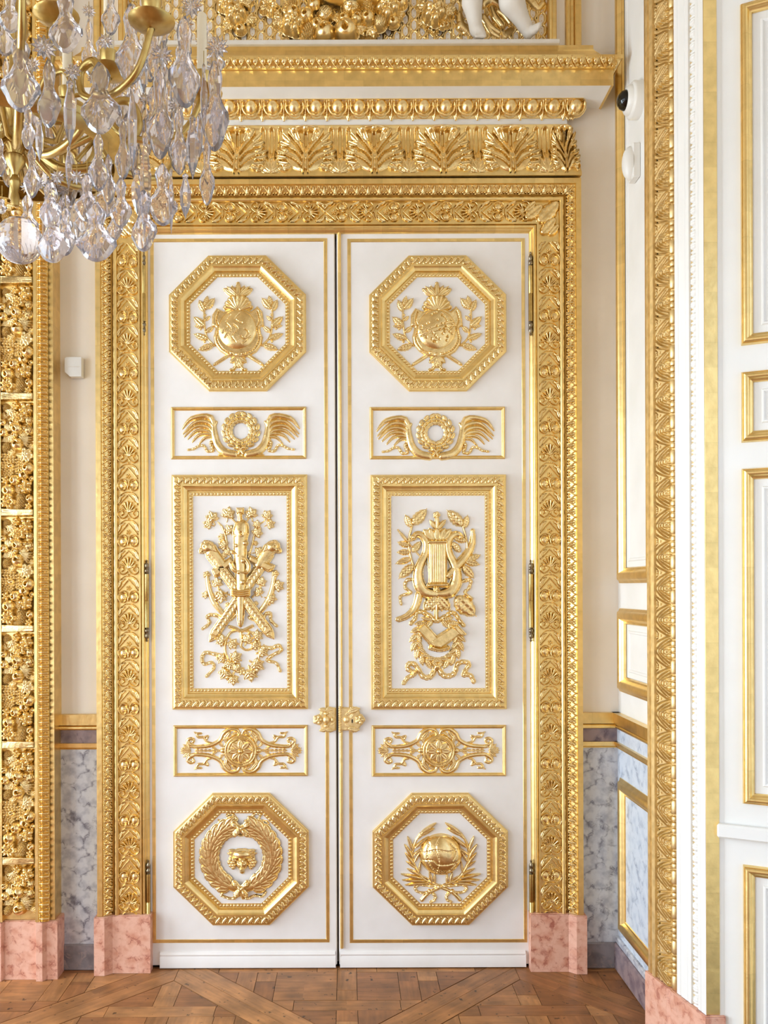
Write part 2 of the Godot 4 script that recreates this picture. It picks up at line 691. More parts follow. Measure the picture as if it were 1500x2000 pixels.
# ------------------------------------------------------------------ shared motifs
func make_units() -> void:
	var r: Relief
	r = Relief.new(-8, -26, 108, 26, 4.0)
	r.leaf(0, 0, 100, 0, 20, 13)
	U.laurel = r.mesh()
	r = Relief.new(-8, -26, 108, 26, 4.0)
	r.leaf(0, 0, 100, 0, 13, 11)
	U.blade = r.mesh()
	r = Relief.new(-8, -30, 108, 30, 3.6)
	r.leaf(0, 0, 100, 0, 23, 14, 0.0, 5.0, 0.16)
	U.oak = r.mesh()
	r = Relief.new(-62, -66, 62, 62, 4.0)
	for a in [[-90, 62, 25], [-40, 57, 22], [-140, 57, 22], [14, 48, 20], [166, 48, 20]]:
		var t := deg_to_rad(a[0])
		r.leaf(-cos(t) * 14, 8 - sin(t) * 14, cos(t) * a[1], 8 + sin(t) * a[1], a[2], 20, 0.0, 3.0, 0.22)
	r.ell(0, 6, 24, 22, 0, 13)
	r.seg(0, 12, 4, 10, 0, 58, 3, 6)
	U.vine = r.mesh()
	r = Relief.new(-56, -56, 56, 56, 4.5)
	r.ell(0, 0, 50, 48, 0, 40)
	r.groove(pv([-6, 8, -5, 9]), 13, 26)
	r.groove(smooth([-30, -34, -12, -10, -8, 2]), 5, 5)
	U.apple = r.mesh()
	r = Relief.new(-56, -56, 56, 56, 4.5)
	r.ell(0, 0, 44, 50, 0, 40)
	for i in range(-3, 4):
		r.groove(smooth([i * 6, -46, i * 13, 0, i * 6, 46]), 3.5, 6)
	U.pear = r.mesh()
	r = Relief.new(-60, -60, 60, 60, 4.0)
	r.ell(0, 0, 44, 44, 0, 20)
	for i in 5:
		var a := TAU * i / 5
		r.ell(cos(a) * 29, sin(a) * 29, 22, 20, a, 29)
	for i in 3:
		var a := TAU * i / 3 + 0.4
		r.ell(cos(a) * 11, sin(a) * 11, 14, 12, a, 36)
	r.ell(0, 0, 6, 6, 0, 40)
	U.rose = r.mesh()
	r = Relief.new(-60, -60, 60, 60, 4.0)
	for i in 5:
		var a := TAU * i / 5 - 1.2
		r.ell(cos(a) * 31, sin(a) * 31, 26, 22, a, 26)
		r.groove(pv([cos(a) * 12, sin(a) * 12, cos(a) * 50, sin(a) * 50]), 8, 9)
	r.ell(0, 0, 11, 11, 0, 30)
	U.flower = r.mesh()
	r = Relief.new(-44, -60, 44, 60, 4.0)
	r.ell(0, 0, 38, 54, 0, 34)
	for i in range(-4, 5):
		r.groove(pv([i * 14 - 40, -55, i * 14 + 40, 55]), 4, 9)
		r.groove(pv([i * 14 + 40, -55, i * 14 - 40, 55]), 4, 9)
	U.cone = r.mesh()
	r = Relief.new(-60, -66, 60, 66, 4.0)
	for j in 6:
		for i in 5 - absi(j - 2) / 2:
			r.ell((i - (4 - absi(j - 2) / 2) * 0.5) * 22 + (j % 2) * 5, (j - 2.5) * 19, 12.5, 12.5, 0, 17 + (i * 7 + j * 5) % 9)
	U.grapes = r.mesh()
	r = Relief.new(-64, -60, 64, 60, 4.0)
	for i in 5:
		r.leaf(-50 + i * 8, 45 - i * 3, 8 + i * 12, -50 + i * 18, 9, 18, 6.0)
	U.wheat = r.mesh()
	r = Relief.new(-34, -10, 34, 10, 1.4)
	for i in 5:
		r.seg(-31, -6 + i * 3, 2.2, 6, 31, -5 + i * 2.5, 2.2, 6)
	U.bundle = r.mesh()
	# half bead
	var b := MB.new()
	for i in 6:
		for j in 2:
			var q := []
			for e in [[i, j], [i + 1, j], [i + 1, j + 1], [i, j + 1]]:
				var a: float = TAU * e[0] / 6
				var p: float = PI / 2 * e[1] / 2
				q.append(Vector3(cos(a) * cos(p), sin(a) * cos(p), sin(p)))
			b.quad(q[0], q[1], q[2], q[3], q[0], q[1], q[2], q[3])
	U.bead = b.done()
	# palmette and heart of the door casing, 40 x 54 px
	r = Relief.new(-21, -28.5, 21, 28.5, 0.78)
	for s: float in [-1.0, 1.0]:
		r.line(pv([0, -27, s * 18, -8]), 1.3, 1.3, 3.0)
		r.leaf(s * 20.5, -9, s * 14, -27, 4.0, 3.0)
		r.leaf(s * 19, -19, s * 6, -28, 2.6, 2.6)
		r.line(smooth([0, 10, s * 5, 16, s * 12.5, 18.5, s * 19, 13, s * 18.5, 6, s * 12.5, 4.5, s * 9, 9, s * 12.5, 12.5]), 1.6, 1.4, 4.2)
		for q in [[6.5, -11.5, 2.5], [11.8, -5.5, 2.4], [15.2, 0.2, 2.1]]:
			r.seg(s * 0.8, 7, 0.9, 2.4, s * q[0], q[1], q[2], 4.6)
		r.line(smooth([0, 22, s * 8, 23, s * 15, 28]), 1.3, 1.1, 3)
	r.seg(0, 7, 1.0, 2.6, 0, -13.5, 2.7, 5.2)
	r.ell(0, 9, 2.4, 2.0, 0, 5)
	r.ell(0, 19.5, 2.2, 2.2, 0, 4)
	U.palmette = r.mesh()
	r = Relief.new(-21, -28.5, 21, 28.5, 0.78)
	for s: float in [-1.0, 1.0]:
		r.line(pv([0, -26, s * 18, -5]), 1.4, 1.4, 3.4)
		r.leaf(s * 20.5, -9, s * 14, -27, 4.0, 3.0)
		r.leaf(s * 19, -19, s * 6, -28, 2.6, 2.6)
		r.ell(s * 10.5, 8.5, 8.6, 9.5, 0, 3.2)
		r.line(smooth([0, 16, s * 1.5, 6, s * 4, -1, s * 10, -3.5, s * 17, 1, s * 19.5, 9, s * 16, 17, s * 9, 19, s * 4.5, 14.5, s * 8, 11]), 1.35, 1.3, 4.6)
		r.line(smooth([0, 22, s * 8, 23, s * 15, 28]), 1.3, 1.1, 3)
	r.ell(0, -9, 2.2, 2.2, 0, 4.2)
	for i in 5:
		r.ell(cos(TAU * i / 5) * 3.6, -9 + sin(TAU * i / 5) * 3.6, 2, 2, 0, 2.8)
	U.heart = r.mesh()
	# leaf of the outer band, 17 x 21 px, running along y
	r = Relief.new(-9, -11, 9, 11, 0.9)
	for s: float in [-1.0, 1.0]:
		r.line(smooth([-8, s * 1.5, -2, s * 4, 4, s * 9, 8, s * 10]), 1.5, 1.2, 3.6)
		r.line(smooth([7, s * 3, 2, s * 5, -1, s * 2]), 1.3, 1.1, 3.0)
		r.ell(-5.5, s * 8, 2.6, 2.4, 0, 2.8)
	r.leaf(-7, 0, 8, 0, 2.6, 4.2)
	U.band_leaf = r.mesh()
	# slanting leaf of the frames on the door, 13 x 11 px
	r = Relief.new(-6, -7, 6, 7, 0.9)
	r.leaf(-4.5, 6, 3.5, -6, 3.0, 3.6, 1.0)
	r.line(smooth([4.5, 6, 2, 3, 3.5, -1]), 1.2, 0.9, 2.6)
	r.line(smooth([-4.5, -6, -3.5, -2, -5, 1]), 1.1, 0.8, 2.2)
	U.slant_leaf = r.mesh()
	# egg with its shell, dart
	r = Relief.new(-21, -21, 21, 21, 1.3)
	r.ring(0, -4, 17.5, 2.6, 7.5, -0.35, PI + 0.35)
	r.line(pv([-16, -5, -17, -17]), 2.6, 2.2, 6)
	r.line(pv([16, -5, 17, -17]), 2.6, 2.2, 6)
	r.ell(0, -3, 13, 15.5, 0, 14)
	U.egg = r.mesh()
	r = Relief.new(-7, -21, 7, 21, 1.1)
	r.line(pv([0, -17, 0, 12]), 2.2, 1.2, 5)
	r.poly(pv([0, 20, -4.5, 9, 4.5, 9]), 4, 3)
	r.line(pv([-4.5, -16, -3, 2]), 1.2, 0.8, 3)
	r.line(pv([4.5, -16, 3, 2]), 1.2, 0.8, 3)
	U.dart = r.mesh()
	# water leaf of the upper cornice, 27 x 22 px
	r = Relief.new(-14, -12, 14, 12, 1.1)
	for s: float in [-1.0, 1.0]:
		r.ell(s * 5.5, -3, 7, 7.5, s * 0.5, 5)
		r.line(smooth([s * 12.5, -10, s * 11, -2, s * 5, 6, 0, 10]), 1.5, 1.3, 5)
		r.ell(s * 12.5, 7, 2.2, 4, 0, 3.5)
	r.groove(pv([0, -11, 0, 6]), 2.0, 3.4)
	U.water_leaf = r.mesh()
	# tongue of the pilaster's ribbed band, 18 x 13.5 px
	r = Relief.new(-10, -7, 10, 7, 0.9)
	r.seg(-2, 0, 3.6, 4.6, 8, 0, 3.6, 4.6)
	r.seg(-8, 5.2, 1.1, 3, 8, 6.2, 1.1, 3)
	r.seg(-8, -5.2, 1.1, 3, 8, -6.2, 1.1, 3)
	r.ell(-6.5, 0, 2.0, 2.6, 0, 3)
	U.tongue = r.mesh()
	# small scalloped leaf of the white band
	r = Relief.new(-7, -12, 7, 12, 1.1)
	r.ell(0, 0, 6, 8.5, 0, 6.5)
	r.groove(pv([-6, 0, 6, 0]), 1.4, 1.6)
	r.leaf(-6, 12, 6, 10, 2.2, 2.4)
	r.leaf(-6, -12, 6, -10, 2.2, 2.4)
	U.scallop = r.mesh()
	# interlaced chevron of the right casing: 100 wide, 134 high, its bands parted by deep channels
	r = Relief.new(-52, -67, 52, 67, 1.7)
	r.poly(pv([-49, -90, 51, -90, 51, 90, -49, 90]), 18, 3)
	for s: float in [-1.0, 1.0]:
		for k in 4:
			r.groove(smooth([-47 + k * 18, 0, -44 + k * 17.5, s * 7, -18 + k * 15, s * (27 - k * 4), 12 + k * 11, s * (43 - k * 10), 51, s * (61 - k * 16)]), 4.4, 22)
		r.groove(smooth([-50, s * 30, -34, s * 40, -8, s * 50, 24, s * 60, 52, s * 67]), 4.2, 22)
		r.groove(smooth([-50, s * 46, -38, s * 52, -30, s * 62, -44, s * 67]), 2.8, 12)
		r.groove(pv([-12, s * 67, -9, s * 67]), 4.5, 14)
		r.groove(pv([36, s * 4, 50, s * 7]), 2.2, 9)
	r.groove(pv([27, 0, 29, 0]), 4.5, 14)
	U.chevron = r.mesh()

# ------------------------------------------------------------------ room shell
func window_wall(x0: float, x1: float, holes: Array, z0: float, z1: float, top: float) -> ArrayMesh:
	# a wall across x0..x1 with openings [z from, z to, y from, y to]
	var b := MB.new()
	var z := z0
	for h in holes:
		b.box(Vector3(x0, 0, z), Vector3(x1, top, h[0]))
		b.box(Vector3(x0, 0, h[0]), Vector3(x1, h[2], h[1]))
		b.box(Vector3(x0, h[3], h[0]), Vector3(x1, top, h[1]))
		z = h[1]
	b.box(Vector3(x0, 0, z), Vector3(x1, top, z1))
	return b.done()

func make_window(n: int, x: float, z0: float, z1: float, y0: float, y1: float, label: String) -> void:
	var w := thing("window_%d" % n, label, "window", Vector3(x, y0, (z0 + z1) / 2), "", true)
	var hw := (z1 - z0) / 2
	var hh := y1 - y0
	for s: float in [-1.0, 1.0]:
		mi("stile", bxm(Vector3(-0.04, 0, s * hw - 0.05), Vector3(0.04, hh, s * hw + 0.05)), M.white_paint, w)
	for y in [0.0, hh]:
		mi("rail", bxm(Vector3(-0.04, y - 0.05, -hw), Vector3(0.04, y + 0.05, hw)), M.white_paint, w)
	mi("mullion", bxm(Vector3(-0.035, 0, -0.05), Vector3(0.035, hh, 0.05)), M.white_paint, w)
	for i in range(1, 4):
		mi("glazing_bar", bxm(Vector3(-0.02, hh * i / 4 - 0.015, -hw), Vector3(0.02, hh * i / 4 + 0.015, hw)), M.white_paint, w)
	for i in 4:
		for s: float in [-1.0, 1.0]:
			mi("pane", bxm(Vector3(-0.003, hh * i / 4, minf(0, s * hw)), Vector3(0.003, hh * (i + 1) / 4, maxf(0, s * hw)), 0.0), M.window_glass, w)

const TOP := 5.3
const LEFT := -4.3
const RIGHT := 1.252
const FRONT := 8.2

func build_room() -> void:
	var o := thing("ceiling", "plain cream ceiling above the salon", "ceiling", Vector3.ZERO, "", true)
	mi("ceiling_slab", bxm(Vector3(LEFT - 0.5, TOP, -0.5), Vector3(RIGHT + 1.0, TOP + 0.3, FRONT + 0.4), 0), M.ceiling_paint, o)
	o = thing("wall_left", "cream wall with three tall windows", "wall", Vector3.ZERO, "", true)
	var holes := []
	for z in [1.3, 3.7, 6.1]:
		holes.append([z - 0.8, z + 0.8, 0.12, 3.6])
	mi("masonry", window_wall(LEFT - 0.4, LEFT, holes, -0.4, FRONT, TOP), M.wall_paint, o)
	for i in 3:
		make_window(i + 1, LEFT - 0.12, holes[i][0], holes[i][1], 0.12, 3.6, ["tall window in the left wall beside the door wall", "tall window in the middle of the left wall", "tall window at the far end of the left wall"][i])
	o = thing("wall_front", "cream wall facing the gilded double door", "wall", Vector3.ZERO, "", true)
	mi("masonry", bxm(Vector3(LEFT, 0, FRONT), Vector3(RIGHT, TOP, FRONT + 0.3), 0), M.wall_paint, o)
	o = thing("wall_right", "white panelled wall meeting the door wall at the corner", "wall", Vector3.ZERO, "", true)
	mi("masonry", window_wall(RIGHT, RIGHT + 0.75, [[1.0, 3.1, 0.0, 4.9]], -0.4, FRONT, TOP), M.white_paint, o)
	make_window(4, 2.06, 1.42, 2.88, 0.3, 3.6, "tall window deep in the panelled embrasure")
	var b := MB.new()
	b.box(Vector3(1.98, 0, 0.9), Vector3(2.1, 0.25, 3.3))
	b.box(Vector3(1.98, 3.65, 0.9), Vector3(2.1, TOP, 3.3))
	b.box(Vector3(1.98, 0, 0.9), Vector3(2.1, TOP, 1.37))
	b.box(Vector3(1.98, 0, 2.93), Vector3(2.1, TOP, 3.3))
	mi("window_apron", b.done(), M.white_paint, o)
	# the door wall: a slab behind, and the face left and right of and above the doors
	o = thing("wall_back", "beige painted wall around the gilded double door", "wall", Vector3.ZERO, "", true)
	var c := W(663, 1150, 0).x
	b = MB.new()
	b.box(Vector3(LEFT, 0, -0.4), Vector3(RIGHT + 0.7, TOP, -0.07))
	b.box(Vector3(LEFT, 0, -0.07), Vector3(c - 0.90, TOP, 0.0))
	b.box(Vector3(c + 0.90, 0, -0.07), Vector3(RIGHT + 0.1, TOP, 0.0))
	b.box(Vector3(c - 0.90, 3.44, -0.07), Vector3(c + 0.90, TOP, 0.0))
	mi("masonry", b.done(), M.wall_paint, o)

# ------------------------------------------------------------------ parquet
func build_floor() -> void:
	var fl := thing("floor", "oak parquet floor of diagonal panels with interlaced boards", "floor", Vector3.ZERO, "", true)
	mi("subfloor", bxm(Vector3(LEFT - 0.4, -0.2, -0.4), Vector3(RIGHT + 0.8, -0.004, FRONT), 0), M.joint, fl)
	var half := 0.77
	var boards := []   # [polygon, along x?, angle]
	var fw := 0.088
	for gi in range(-6, 5):
		for gj in range(-1, 12):
			if posmod(gi + gj, 2) != 0:
				continue
			var c := Vector2(gi * half, gj * half)
			if c.x < LEFT - 0.5 or c.x > RIGHT + 1.2 or c.y > FRONT + 0.5:
				continue
			# frame boards of the diamond
			for k in 4:
				var a := PI / 2 * k
				var p0 := Vector2(cos(a), sin(a))
				var p1 := Vector2(cos(a + PI / 2), sin(a + PI / 2))
				var inner := half - fw * sqrt(2.0)
				boards.append([PackedVector2Array([c + p0 * half, c + p1 * half, c + p1 * inner, c + p0 * inner]), (p1 - p0).angle()])
			var inn := half - fw * sqrt(2.0) - 0.003
			var dia := PackedVector2Array([c + Vector2(inn, 0), c + Vector2(0, inn), c + Vector2(-inn, 0), c + Vector2(0, -inn)])
			var cell := 0.36
			var sw := 0.088
			for u in range(-2, 3):
				for v in range(-2, 3):
					var q := c + Vector2(u, v) * cell
					# at a crossing one strip runs over the other: alternate
					var over := posmod(u + v, 2) == 0
					var rects := []
					var s2 := sw / 2
					if over:
						rects.append([Rect2(q.x - s2, q.y - cell / 2 - s2 + 0.0, sw, cell + sw), PI / 2])
						rects.append([Rect2(q.x + s2, q.y - s2, cell / 2 - sw, sw), 0.0])
						rects.append([Rect2(q.x - cell / 2 + s2, q.y - s2, cell / 2 - sw, sw), 0.0])
					else:
						rects.append([Rect2(q.x - cell / 2 - s2, q.y - s2, cell + sw, sw), 0.0])
						rects.append([Rect2(q.x - s2, q.y + s2, sw, cell / 2 - sw), PI / 2])
						rects.append([Rect2(q.x - s2, q.y - cell / 2 + s2, sw, cell / 2 - sw), PI / 2])
					# the square that fills the mesh, as a wide and a narrow board
					var f := q + Vector2(s2, s2)
					var w := cell - sw
					if posmod(u, 2) == 0:
						rects.append([Rect2(f.x, f.y, w * 0.68, w), PI / 2 * float(posmod(v, 2))])
						rects.append([Rect2(f.x + w * 0.68, f.y, w * 0.32, w), PI / 2])
					else:
						rects.append([Rect2(f.x, f.y, w, w), 0.0])
					for rc in rects:
						var g: Rect2 = rc[0]
						var poly := PackedVector2Array([g.position, g.position + Vector2(g.size.x, 0), g.end, g.position + Vector2(0, g.size.y)])
						for cut in Geometry2D.intersect_polygons(poly, dia):
							boards.append([cut, rc[1]])
	var rest := [MB.new(), MB.new(), MB.new(), MB.new(), MB.new()]
	var singles := 0
	for bd in boards:
		var room := PackedVector2Array([Vector2(LEFT, -0.02), Vector2(RIGHT + 0.75, -0.02), Vector2(RIGHT + 0.75, FRONT), Vector2(LEFT, FRONT)])
		for cut in Geometry2D.intersect_polygons(bd[0], room):
			var small := Geometry2D.offset_polygon(cut, -0.0011)
			if small.is_empty():
				continue
			var poly: PackedVector2Array = small[0]
			var cen := Vector2.ZERO
			for q in poly:
				cen += q / poly.size()
			var which := rng.randi() % 5
			var drop := rng.randf() * 0.0012
			var near_ := cen.y < 0.62 and cen.x > -1.9 and cen.x < 1.3 and singles < 300
			var mb: MB = MB.new() if near_ else rest[which]
			plank(mb, poly, bd[1], -drop, rng.randf() * 3.0)
			if near_:
				singles += 1
				mi("plank", mb.done(), M["oak%d" % which], fl)
	for k in 5:
		if rest[k].v.size() > 0:
			stuff(mi("parquet_boards", rest[k].done(), M["oak%d" % k], fl))

func plank(mb: MB, poly: PackedVector2Array, ang: float, top: float, shift: float) -> void:
	var d := Vector2(cos(ang), sin(ang))
	var e := Vector2(-d.y, d.x)
	var idx := Geometry2D.triangulate_polygon(poly)
	for i in idx.size() / 3:
		var p := [poly[idx[3 * i]], poly[idx[3 * i + 1]], poly[idx[3 * i + 2]]]
		var q := p.map(func(x: Vector2) -> Vector3: return Vector3(x.x, top, x.y))
		if (q[1] - q[0]).cross(q[2] - q[0]).y > 0.0:
			p.reverse(); q.reverse()
		for k in 3:
			mb.v.append(q[k]); mb.n.append(Vector3.UP)
			mb.uv.append(Vector2(p[k].dot(d) * 0.9 + shift, p[k].dot(e) * 2.2 + shift * 1.7))
	var n := poly.size()
	for i in n:
		var a := poly[i]
		var b := poly[(i + 1) % n]
		var t := (b - a).normalized()
		var cw := 1.0 if Geometry2D.is_polygon_clockwise(poly) else -1.0
		var out := Vector3(-t.y, 0, t.x) * cw
		var s := mb.v.size()
		mb.flat(Vector3(a.x, top, a.y), Vector3(b.x, top, b.y), Vector3(b.x, -0.012, b.y), Vector3(a.x, -0.012, a.y), out)
		for k in range(s, mb.v.size()):
			mb.uv.append(Vector2(shift, shift))

# ------------------------------------------------------------------ dado, rails, panels on the walls
func yy(py: float, z: float) -> float:
	return EYE - (py - CY) * (D0 - z) / F

func build_wall_details() -> void:
	var wr := get_node("wall_right")
	var c := W(663, 1150, 0).x
	var spans := [[LEFT, W(-30, 1150, 0.1).x], [W(105, 1150, 0.1).x, c - 1.06], [c + 1.06, RIGHT]]
	var ya := yy(1843, 0.02)
	var rail := thing("trim_1", "gilded chair rails above the marble dado of the door wall", "chair rail", Vector3.ZERO, "", true)
	var base := thing("baseboard_back", "grey veined marble dado and dark baseboard of the door wall", "dado", Vector3.ZERO, "", true)
	for s in spans:
		mi("marble_dado", bxm(Vector3(s[0], ya, 0.0), Vector3(s[1], yy(1458, 0.01), 0.012), 0), M.grey_marble, base)
		mi("marble_frieze", bxm(Vector3(s[0], yy(1455, 0.01), 0.0), Vector3(s[1], yy(1418, 0.01), 0.01), 0), M.violet_marble, base)
		mi("slab", bxm(Vector3(s[0], 0, 0.0), Vector3(s[1], ya, 0.022), 0.006), M.dark_marble, base)
		mi("upper_rail", rail_mesh(s[0], s[1], yy(1394, 0.03), yy(1425, 0.02), 0.034), M.gold_flat, rail)
		mi("lower_rail", rail_mesh(s[0], s[1], yy(1451, 0.03), yy(1463, 0.02), 0.024), M.gold_flat, rail)
	# right wall
	var rr := thing("trim_2", "gilded chair rails running along the right wall", "chair rail", Vector3.ZERO, "", true)
	var br := thing("baseboard_right", "grey and rose marble baseboard of the right wall", "baseboard", Vector3.ZERO, "", true)
	var zend := 0.72
	var turn := Transform3D(Basis(Vector3(0, 0, 1), Vector3(0, 1, 0), Vector3(-1, 0, 0)), Vector3(RIGHT, 0, 0))
	mi("marble_dado", bxm(Vector3(0, ya, 0), Vector3(zend, yy(1458, 0.01), 0.008), 0), M.pale_marble, wr, turn)
	mi("marble_frieze", bxm(Vector3(0, yy(1455, 0.01), 0), Vector3(zend, yy(1418, 0.01), 0.01), 0), M.pale_marble, wr, turn)
	mi("slab", bxm(Vector3(0, 0, 0), Vector3(zend, ya, 0.03), 0.008), M.violet_marble, br, turn)
	mi("cap", bxm(Vector3(0, ya, 0), Vector3(zend, ya + 0.03, 0.022), 0.008), M.grey_marble, br, turn)
	mi("upper_rail", rail_mesh(0, zend, yy(1394, 0.03), yy(1425, 0.02), 0.034), M.gold_flat, rr, turn)
	mi("lower_rail", rail_mesh(0, zend, yy(1451, 0.03), yy(1463, 0.02), 0.024), M.gold_flat, rr, turn)
	var prof := [Vector2(0, 0), Vector2(0, 0.012), Vector2(0.012, 0.02)] + rounded(0.012, 0.052, 0.02, 0.012) + [Vector2(0.058, 0.012), Vector2(0.066, 0.012), Vector2(0.07, 0.003)]
	var thin := [Vector2(0, 0), Vector2(0.003, 0.004), Vector2(0.012, 0.004), Vector2(0.015, 0)]
	for p in [[yy(1141, 0.08), 5.1, 0.055, 0.50], [yy(1352, 0.06), yy(1190, 0.06), 0.055, 0.62], [yy(1822, 0.06), yy(1521, 0.06), 0.055, 0.62]]:
		var fr := part("wall_panel", wr)
		fr.transform = turn
		var y0: float = p[0]
		var y1: float = p[1]
		mi("gilded_frame", molding(pv([p[2], y0, p[3], y0, p[3], y1, p[2], y1]), true, prof), M.gold_flat, fr)
		var e := 0.095
		mi("inner_fillet", molding(pv([p[2] + e, y0 + e, p[3] - e, y0 + e, p[3] - e, y1 - e, p[2] + e, y1 - e]), true, thin), M.white_paint, fr)

func rail_mesh(x0: float, x1: float, y1: float, y0: float, d: float) -> ArrayMesh:
	# a rail with a fillet and a rounded lower edge
	var h := y1 - y0
	var prof := [Vector2(0, 0), Vector2(0, d), Vector2(h * 0.66, d * 0.9), Vector2(h * 0.68, d * 0.6)] + rounded(h * 0.7, h, d * 0.35, d * 0.35) + [Vector2(h, 0)]
	return molding(pv([x0, y1, x1, y1]), false, prof, -1.0)

# ------------------------------------------------------------------ door casing
func plinth(label: String, pts: Array, y1: float, group := "") -> void:
	# a marble block whose front follows a plan [x, z, ...]
	var o := thing("plinth_block", label, "plinth", Vector3.ZERO, group)
	var b := MB.new()
	var p := pv(pts)
	var cen := Vector2.ZERO
	for q in p:
		cen += q / p.size()
	for i in p.size():
		var a := p[i]
		var c := p[(i + 1) % p.size()]
		var t := (c - a).normalized()
		var out := Vector3(t.y, 0, -t.x)
		if Geometry2D.is_polygon_clockwise(p):
			out = -out
		var a2 := a.lerp(cen, 0.0) - Vector2(out.x, out.z) * 0.006
		var c2 := c - Vector2(out.x, out.z) * 0.006
		b.flat(Vector3(a.x, 0, a.y), Vector3(c.x, 0, c.y), Vector3(c.x, y1 - 0.006, c.y), Vector3(a.x, y1 - 0.006, a.y), out)
		b.flat(Vector3(a.x, y1 - 0.006, a.y), Vector3(c.x, y1 - 0.006, c.y), Vector3(c2.x, y1, c2.y), Vector3(a2.x, y1, a2.y), out + Vector3.UP)
	var idx := Geometry2D.triangulate_polygon(p)
	for i in idx.size() / 3:
		b.flat3(Vector3(p[idx[3 * i]].x, y1 - 0.001, p[idx[3 * i]].y), Vector3(p[idx[3 * i + 1]].x, y1 - 0.001, p[idx[3 * i + 1]].y), Vector3(p[idx[3 * i + 2]].x, y1 - 0.001, p[idx[3 * i + 2]].y), Vector3.UP)
	mi("block", b.done(), M.pink_marble, o)

func build_casing() -> void:
	var o := thing("trim_3", "carved gilded casing of palmettes framing the double door", "door casing", Vector3.ZERO, "", true)
	var c := W(663, 1150, 0).x
	var px := func(off: float, z: float) -> float: return (475.0 - off) * (D0 - z) / F   # half width at a pixel offset from the outer edge
	var xo: float = px.call(0.0, 0.065)
	var inn: float = px.call(103.0, 0.0)
	var top := 3.40 + (xo - inn) * 0.87
	var y0 := 0.262
	# all offsets in metres from the outer edge
	var at := func(off: float, z: float) -> float: return xo - px.call(off, z)
	var bz0 := 0.068
	var bz1 := 0.048
	var prof := [Vector2(0, 0), Vector2(0, 0.066), Vector2(at.call(10, 0.066), 0.066), Vector2(at.call(10.5, 0.06), 0.06), Vector2(at.call(12, bz0), bz0 - 0.006), Vector2(at.call(28, bz1), bz1 - 0.006), Vector2(at.call(28.5, 0.02), 0.015), Vector2(at.call(33, 0.015), 0.015)]
	prof += rounded(at.call(33.5, 0.04), at.call(43, 0.04), 0.035, 0.014)
	prof += [Vector2(at.call(44, 0.028), 0.028), Vector2(at.call(83, 0.028), 0.028), Vector2(at.call(83.5, 0.036), 0.038), Vector2(at.call(87, 0.036), 0.038)]
	prof += rounded(at.call(88, 0.028), at.call(95, 0.02), 0.026, 0.006)
	prof += [Vector2(at.call(96, 0.016), 0.018), Vector2(at.call(101, 0.01), 0.012), Vector2(at.call(103, 0.0), 0.004), Vector2(at.call(103.5, 0.0), -0.05)]
	var path := pv([c - xo, y0, c - xo, top, c + xo, top, c + xo, y0])
	mi("moulding", molding(path, false, prof, -1.0), M.gold_flat, o)
	# palmettes and hearts, alternating
	var k := (D0 - 0.028) / F
	var off: float = at.call(63.5, 0.028)
	for s: float in [-1.0, 1.0]:
		var y: float = yy(1757, 0.028)
		var i := 0
		while y < top - 0.28:
			mi("palmette" if i % 2 == 0 else "heart_scroll", U.palmette if i % 2 == 0 else U.heart, M.gold, o, on_plane(Vector3(c + s * (xo - off), y, 0.026), Vector3.RIGHT, Vector3.UP, k, k * 1.8))
			y += 54.6 * k
			i += 1
		# corner leaf
		var r := U.laurel as ArrayMesh
		var cx := c + s * (xo - off)
		for a in [[-0.035, -0.105, 0.03, -0.03], [0.0, -0.11, 0.045, -0.06], [-0.11, -0.035, -0.03, 0.03], [-0.11, 0.0, -0.06, 0.045], [-0.05, -0.05, 0.045, 0.045]]:
			var p0 := Vector3(cx + s * a[0], top - off + a[1], 0.028)
			var p1 := Vector3(cx + s * a[2], top - off + a[3], 0.028)
			var d := p1 - p0
			mi("corner_leaf", U.oak, M.gold, o, Transform3D(Basis(d / 100.0, Vector3(-d.y, d.x, 0) / 80.0, Vector3(0, 0, 0.0012)), p0))
	var x := 0.0
	var j := 0
	while x < xo - off - 0.13:
		for s: float in ([1.0] if j == 0 else [-1.0, 1.0]):
			mi("palmette" if j % 2 == 1 else "heart_scroll", U.palmette if j % 2 == 1 else U.heart, M.gold, o, on_plane(Vector3(c + s * x, top - off, 0.028), Vector3(0, s, 0), Vector3(-s, 0, 0), k * 0.93, k * 1.8))
		x += 54.6 * k * 0.93
		j += 1
	# outer band of leaves on its slope
	var boff: float = at.call(20, 0.056)
	var kk := (D0 - 0.06) / F
	var tilt := Vector3(0.016 * 1.0, 0, 0.0092).normalized()
	for s: float in [-1.0, 1.0]:
		var y := y0 + 0.03
		while y < top - 0.035:
			var xa := Vector3(s * 0.93, 0, 0.36).normalized()
			mi("band_leaf", U.band_leaf, M.gold, o, Transform3D(Basis(xa * kk, Vector3.UP * kk * s, xa.cross(Vector3.UP * s).normalized() * kk * 1.7), Vector3(c + s * (xo - boff), y, 0.050)))
			y += 21.5 * kk
	x = c - xo + 0.04
	while x < c + xo - 0.03:
		var ya := Vector3(0, 0.93, 0.36).normalized()
		mi("band_leaf", U.band_leaf, M.gold, o, Transform3D(Basis(ya * kk, Vector3.LEFT * kk, ya.cross(Vector3.LEFT).normalized() * kk * 1.7), Vector3(x, top - boff, 0.050)))
		x += 21.5 * kk
	for s: float in [-1.0, 1.0]:
		var sx := func(v: float) -> float: return c + s * v
		plinth("pink marble plinth block under the %s" % ("door casing, beside the fruit pilaster" if s < 0 else "door casing, beside the room corner"), [sx.call(xo + 0.012), 0, sx.call(xo + 0.012), 0.078, sx.call(xo - 0.035), 0.078, sx.call(xo - 0.065), 0.052, sx.call(inn - 0.012), 0.052, sx.call(inn - 0.012), 0], y0)

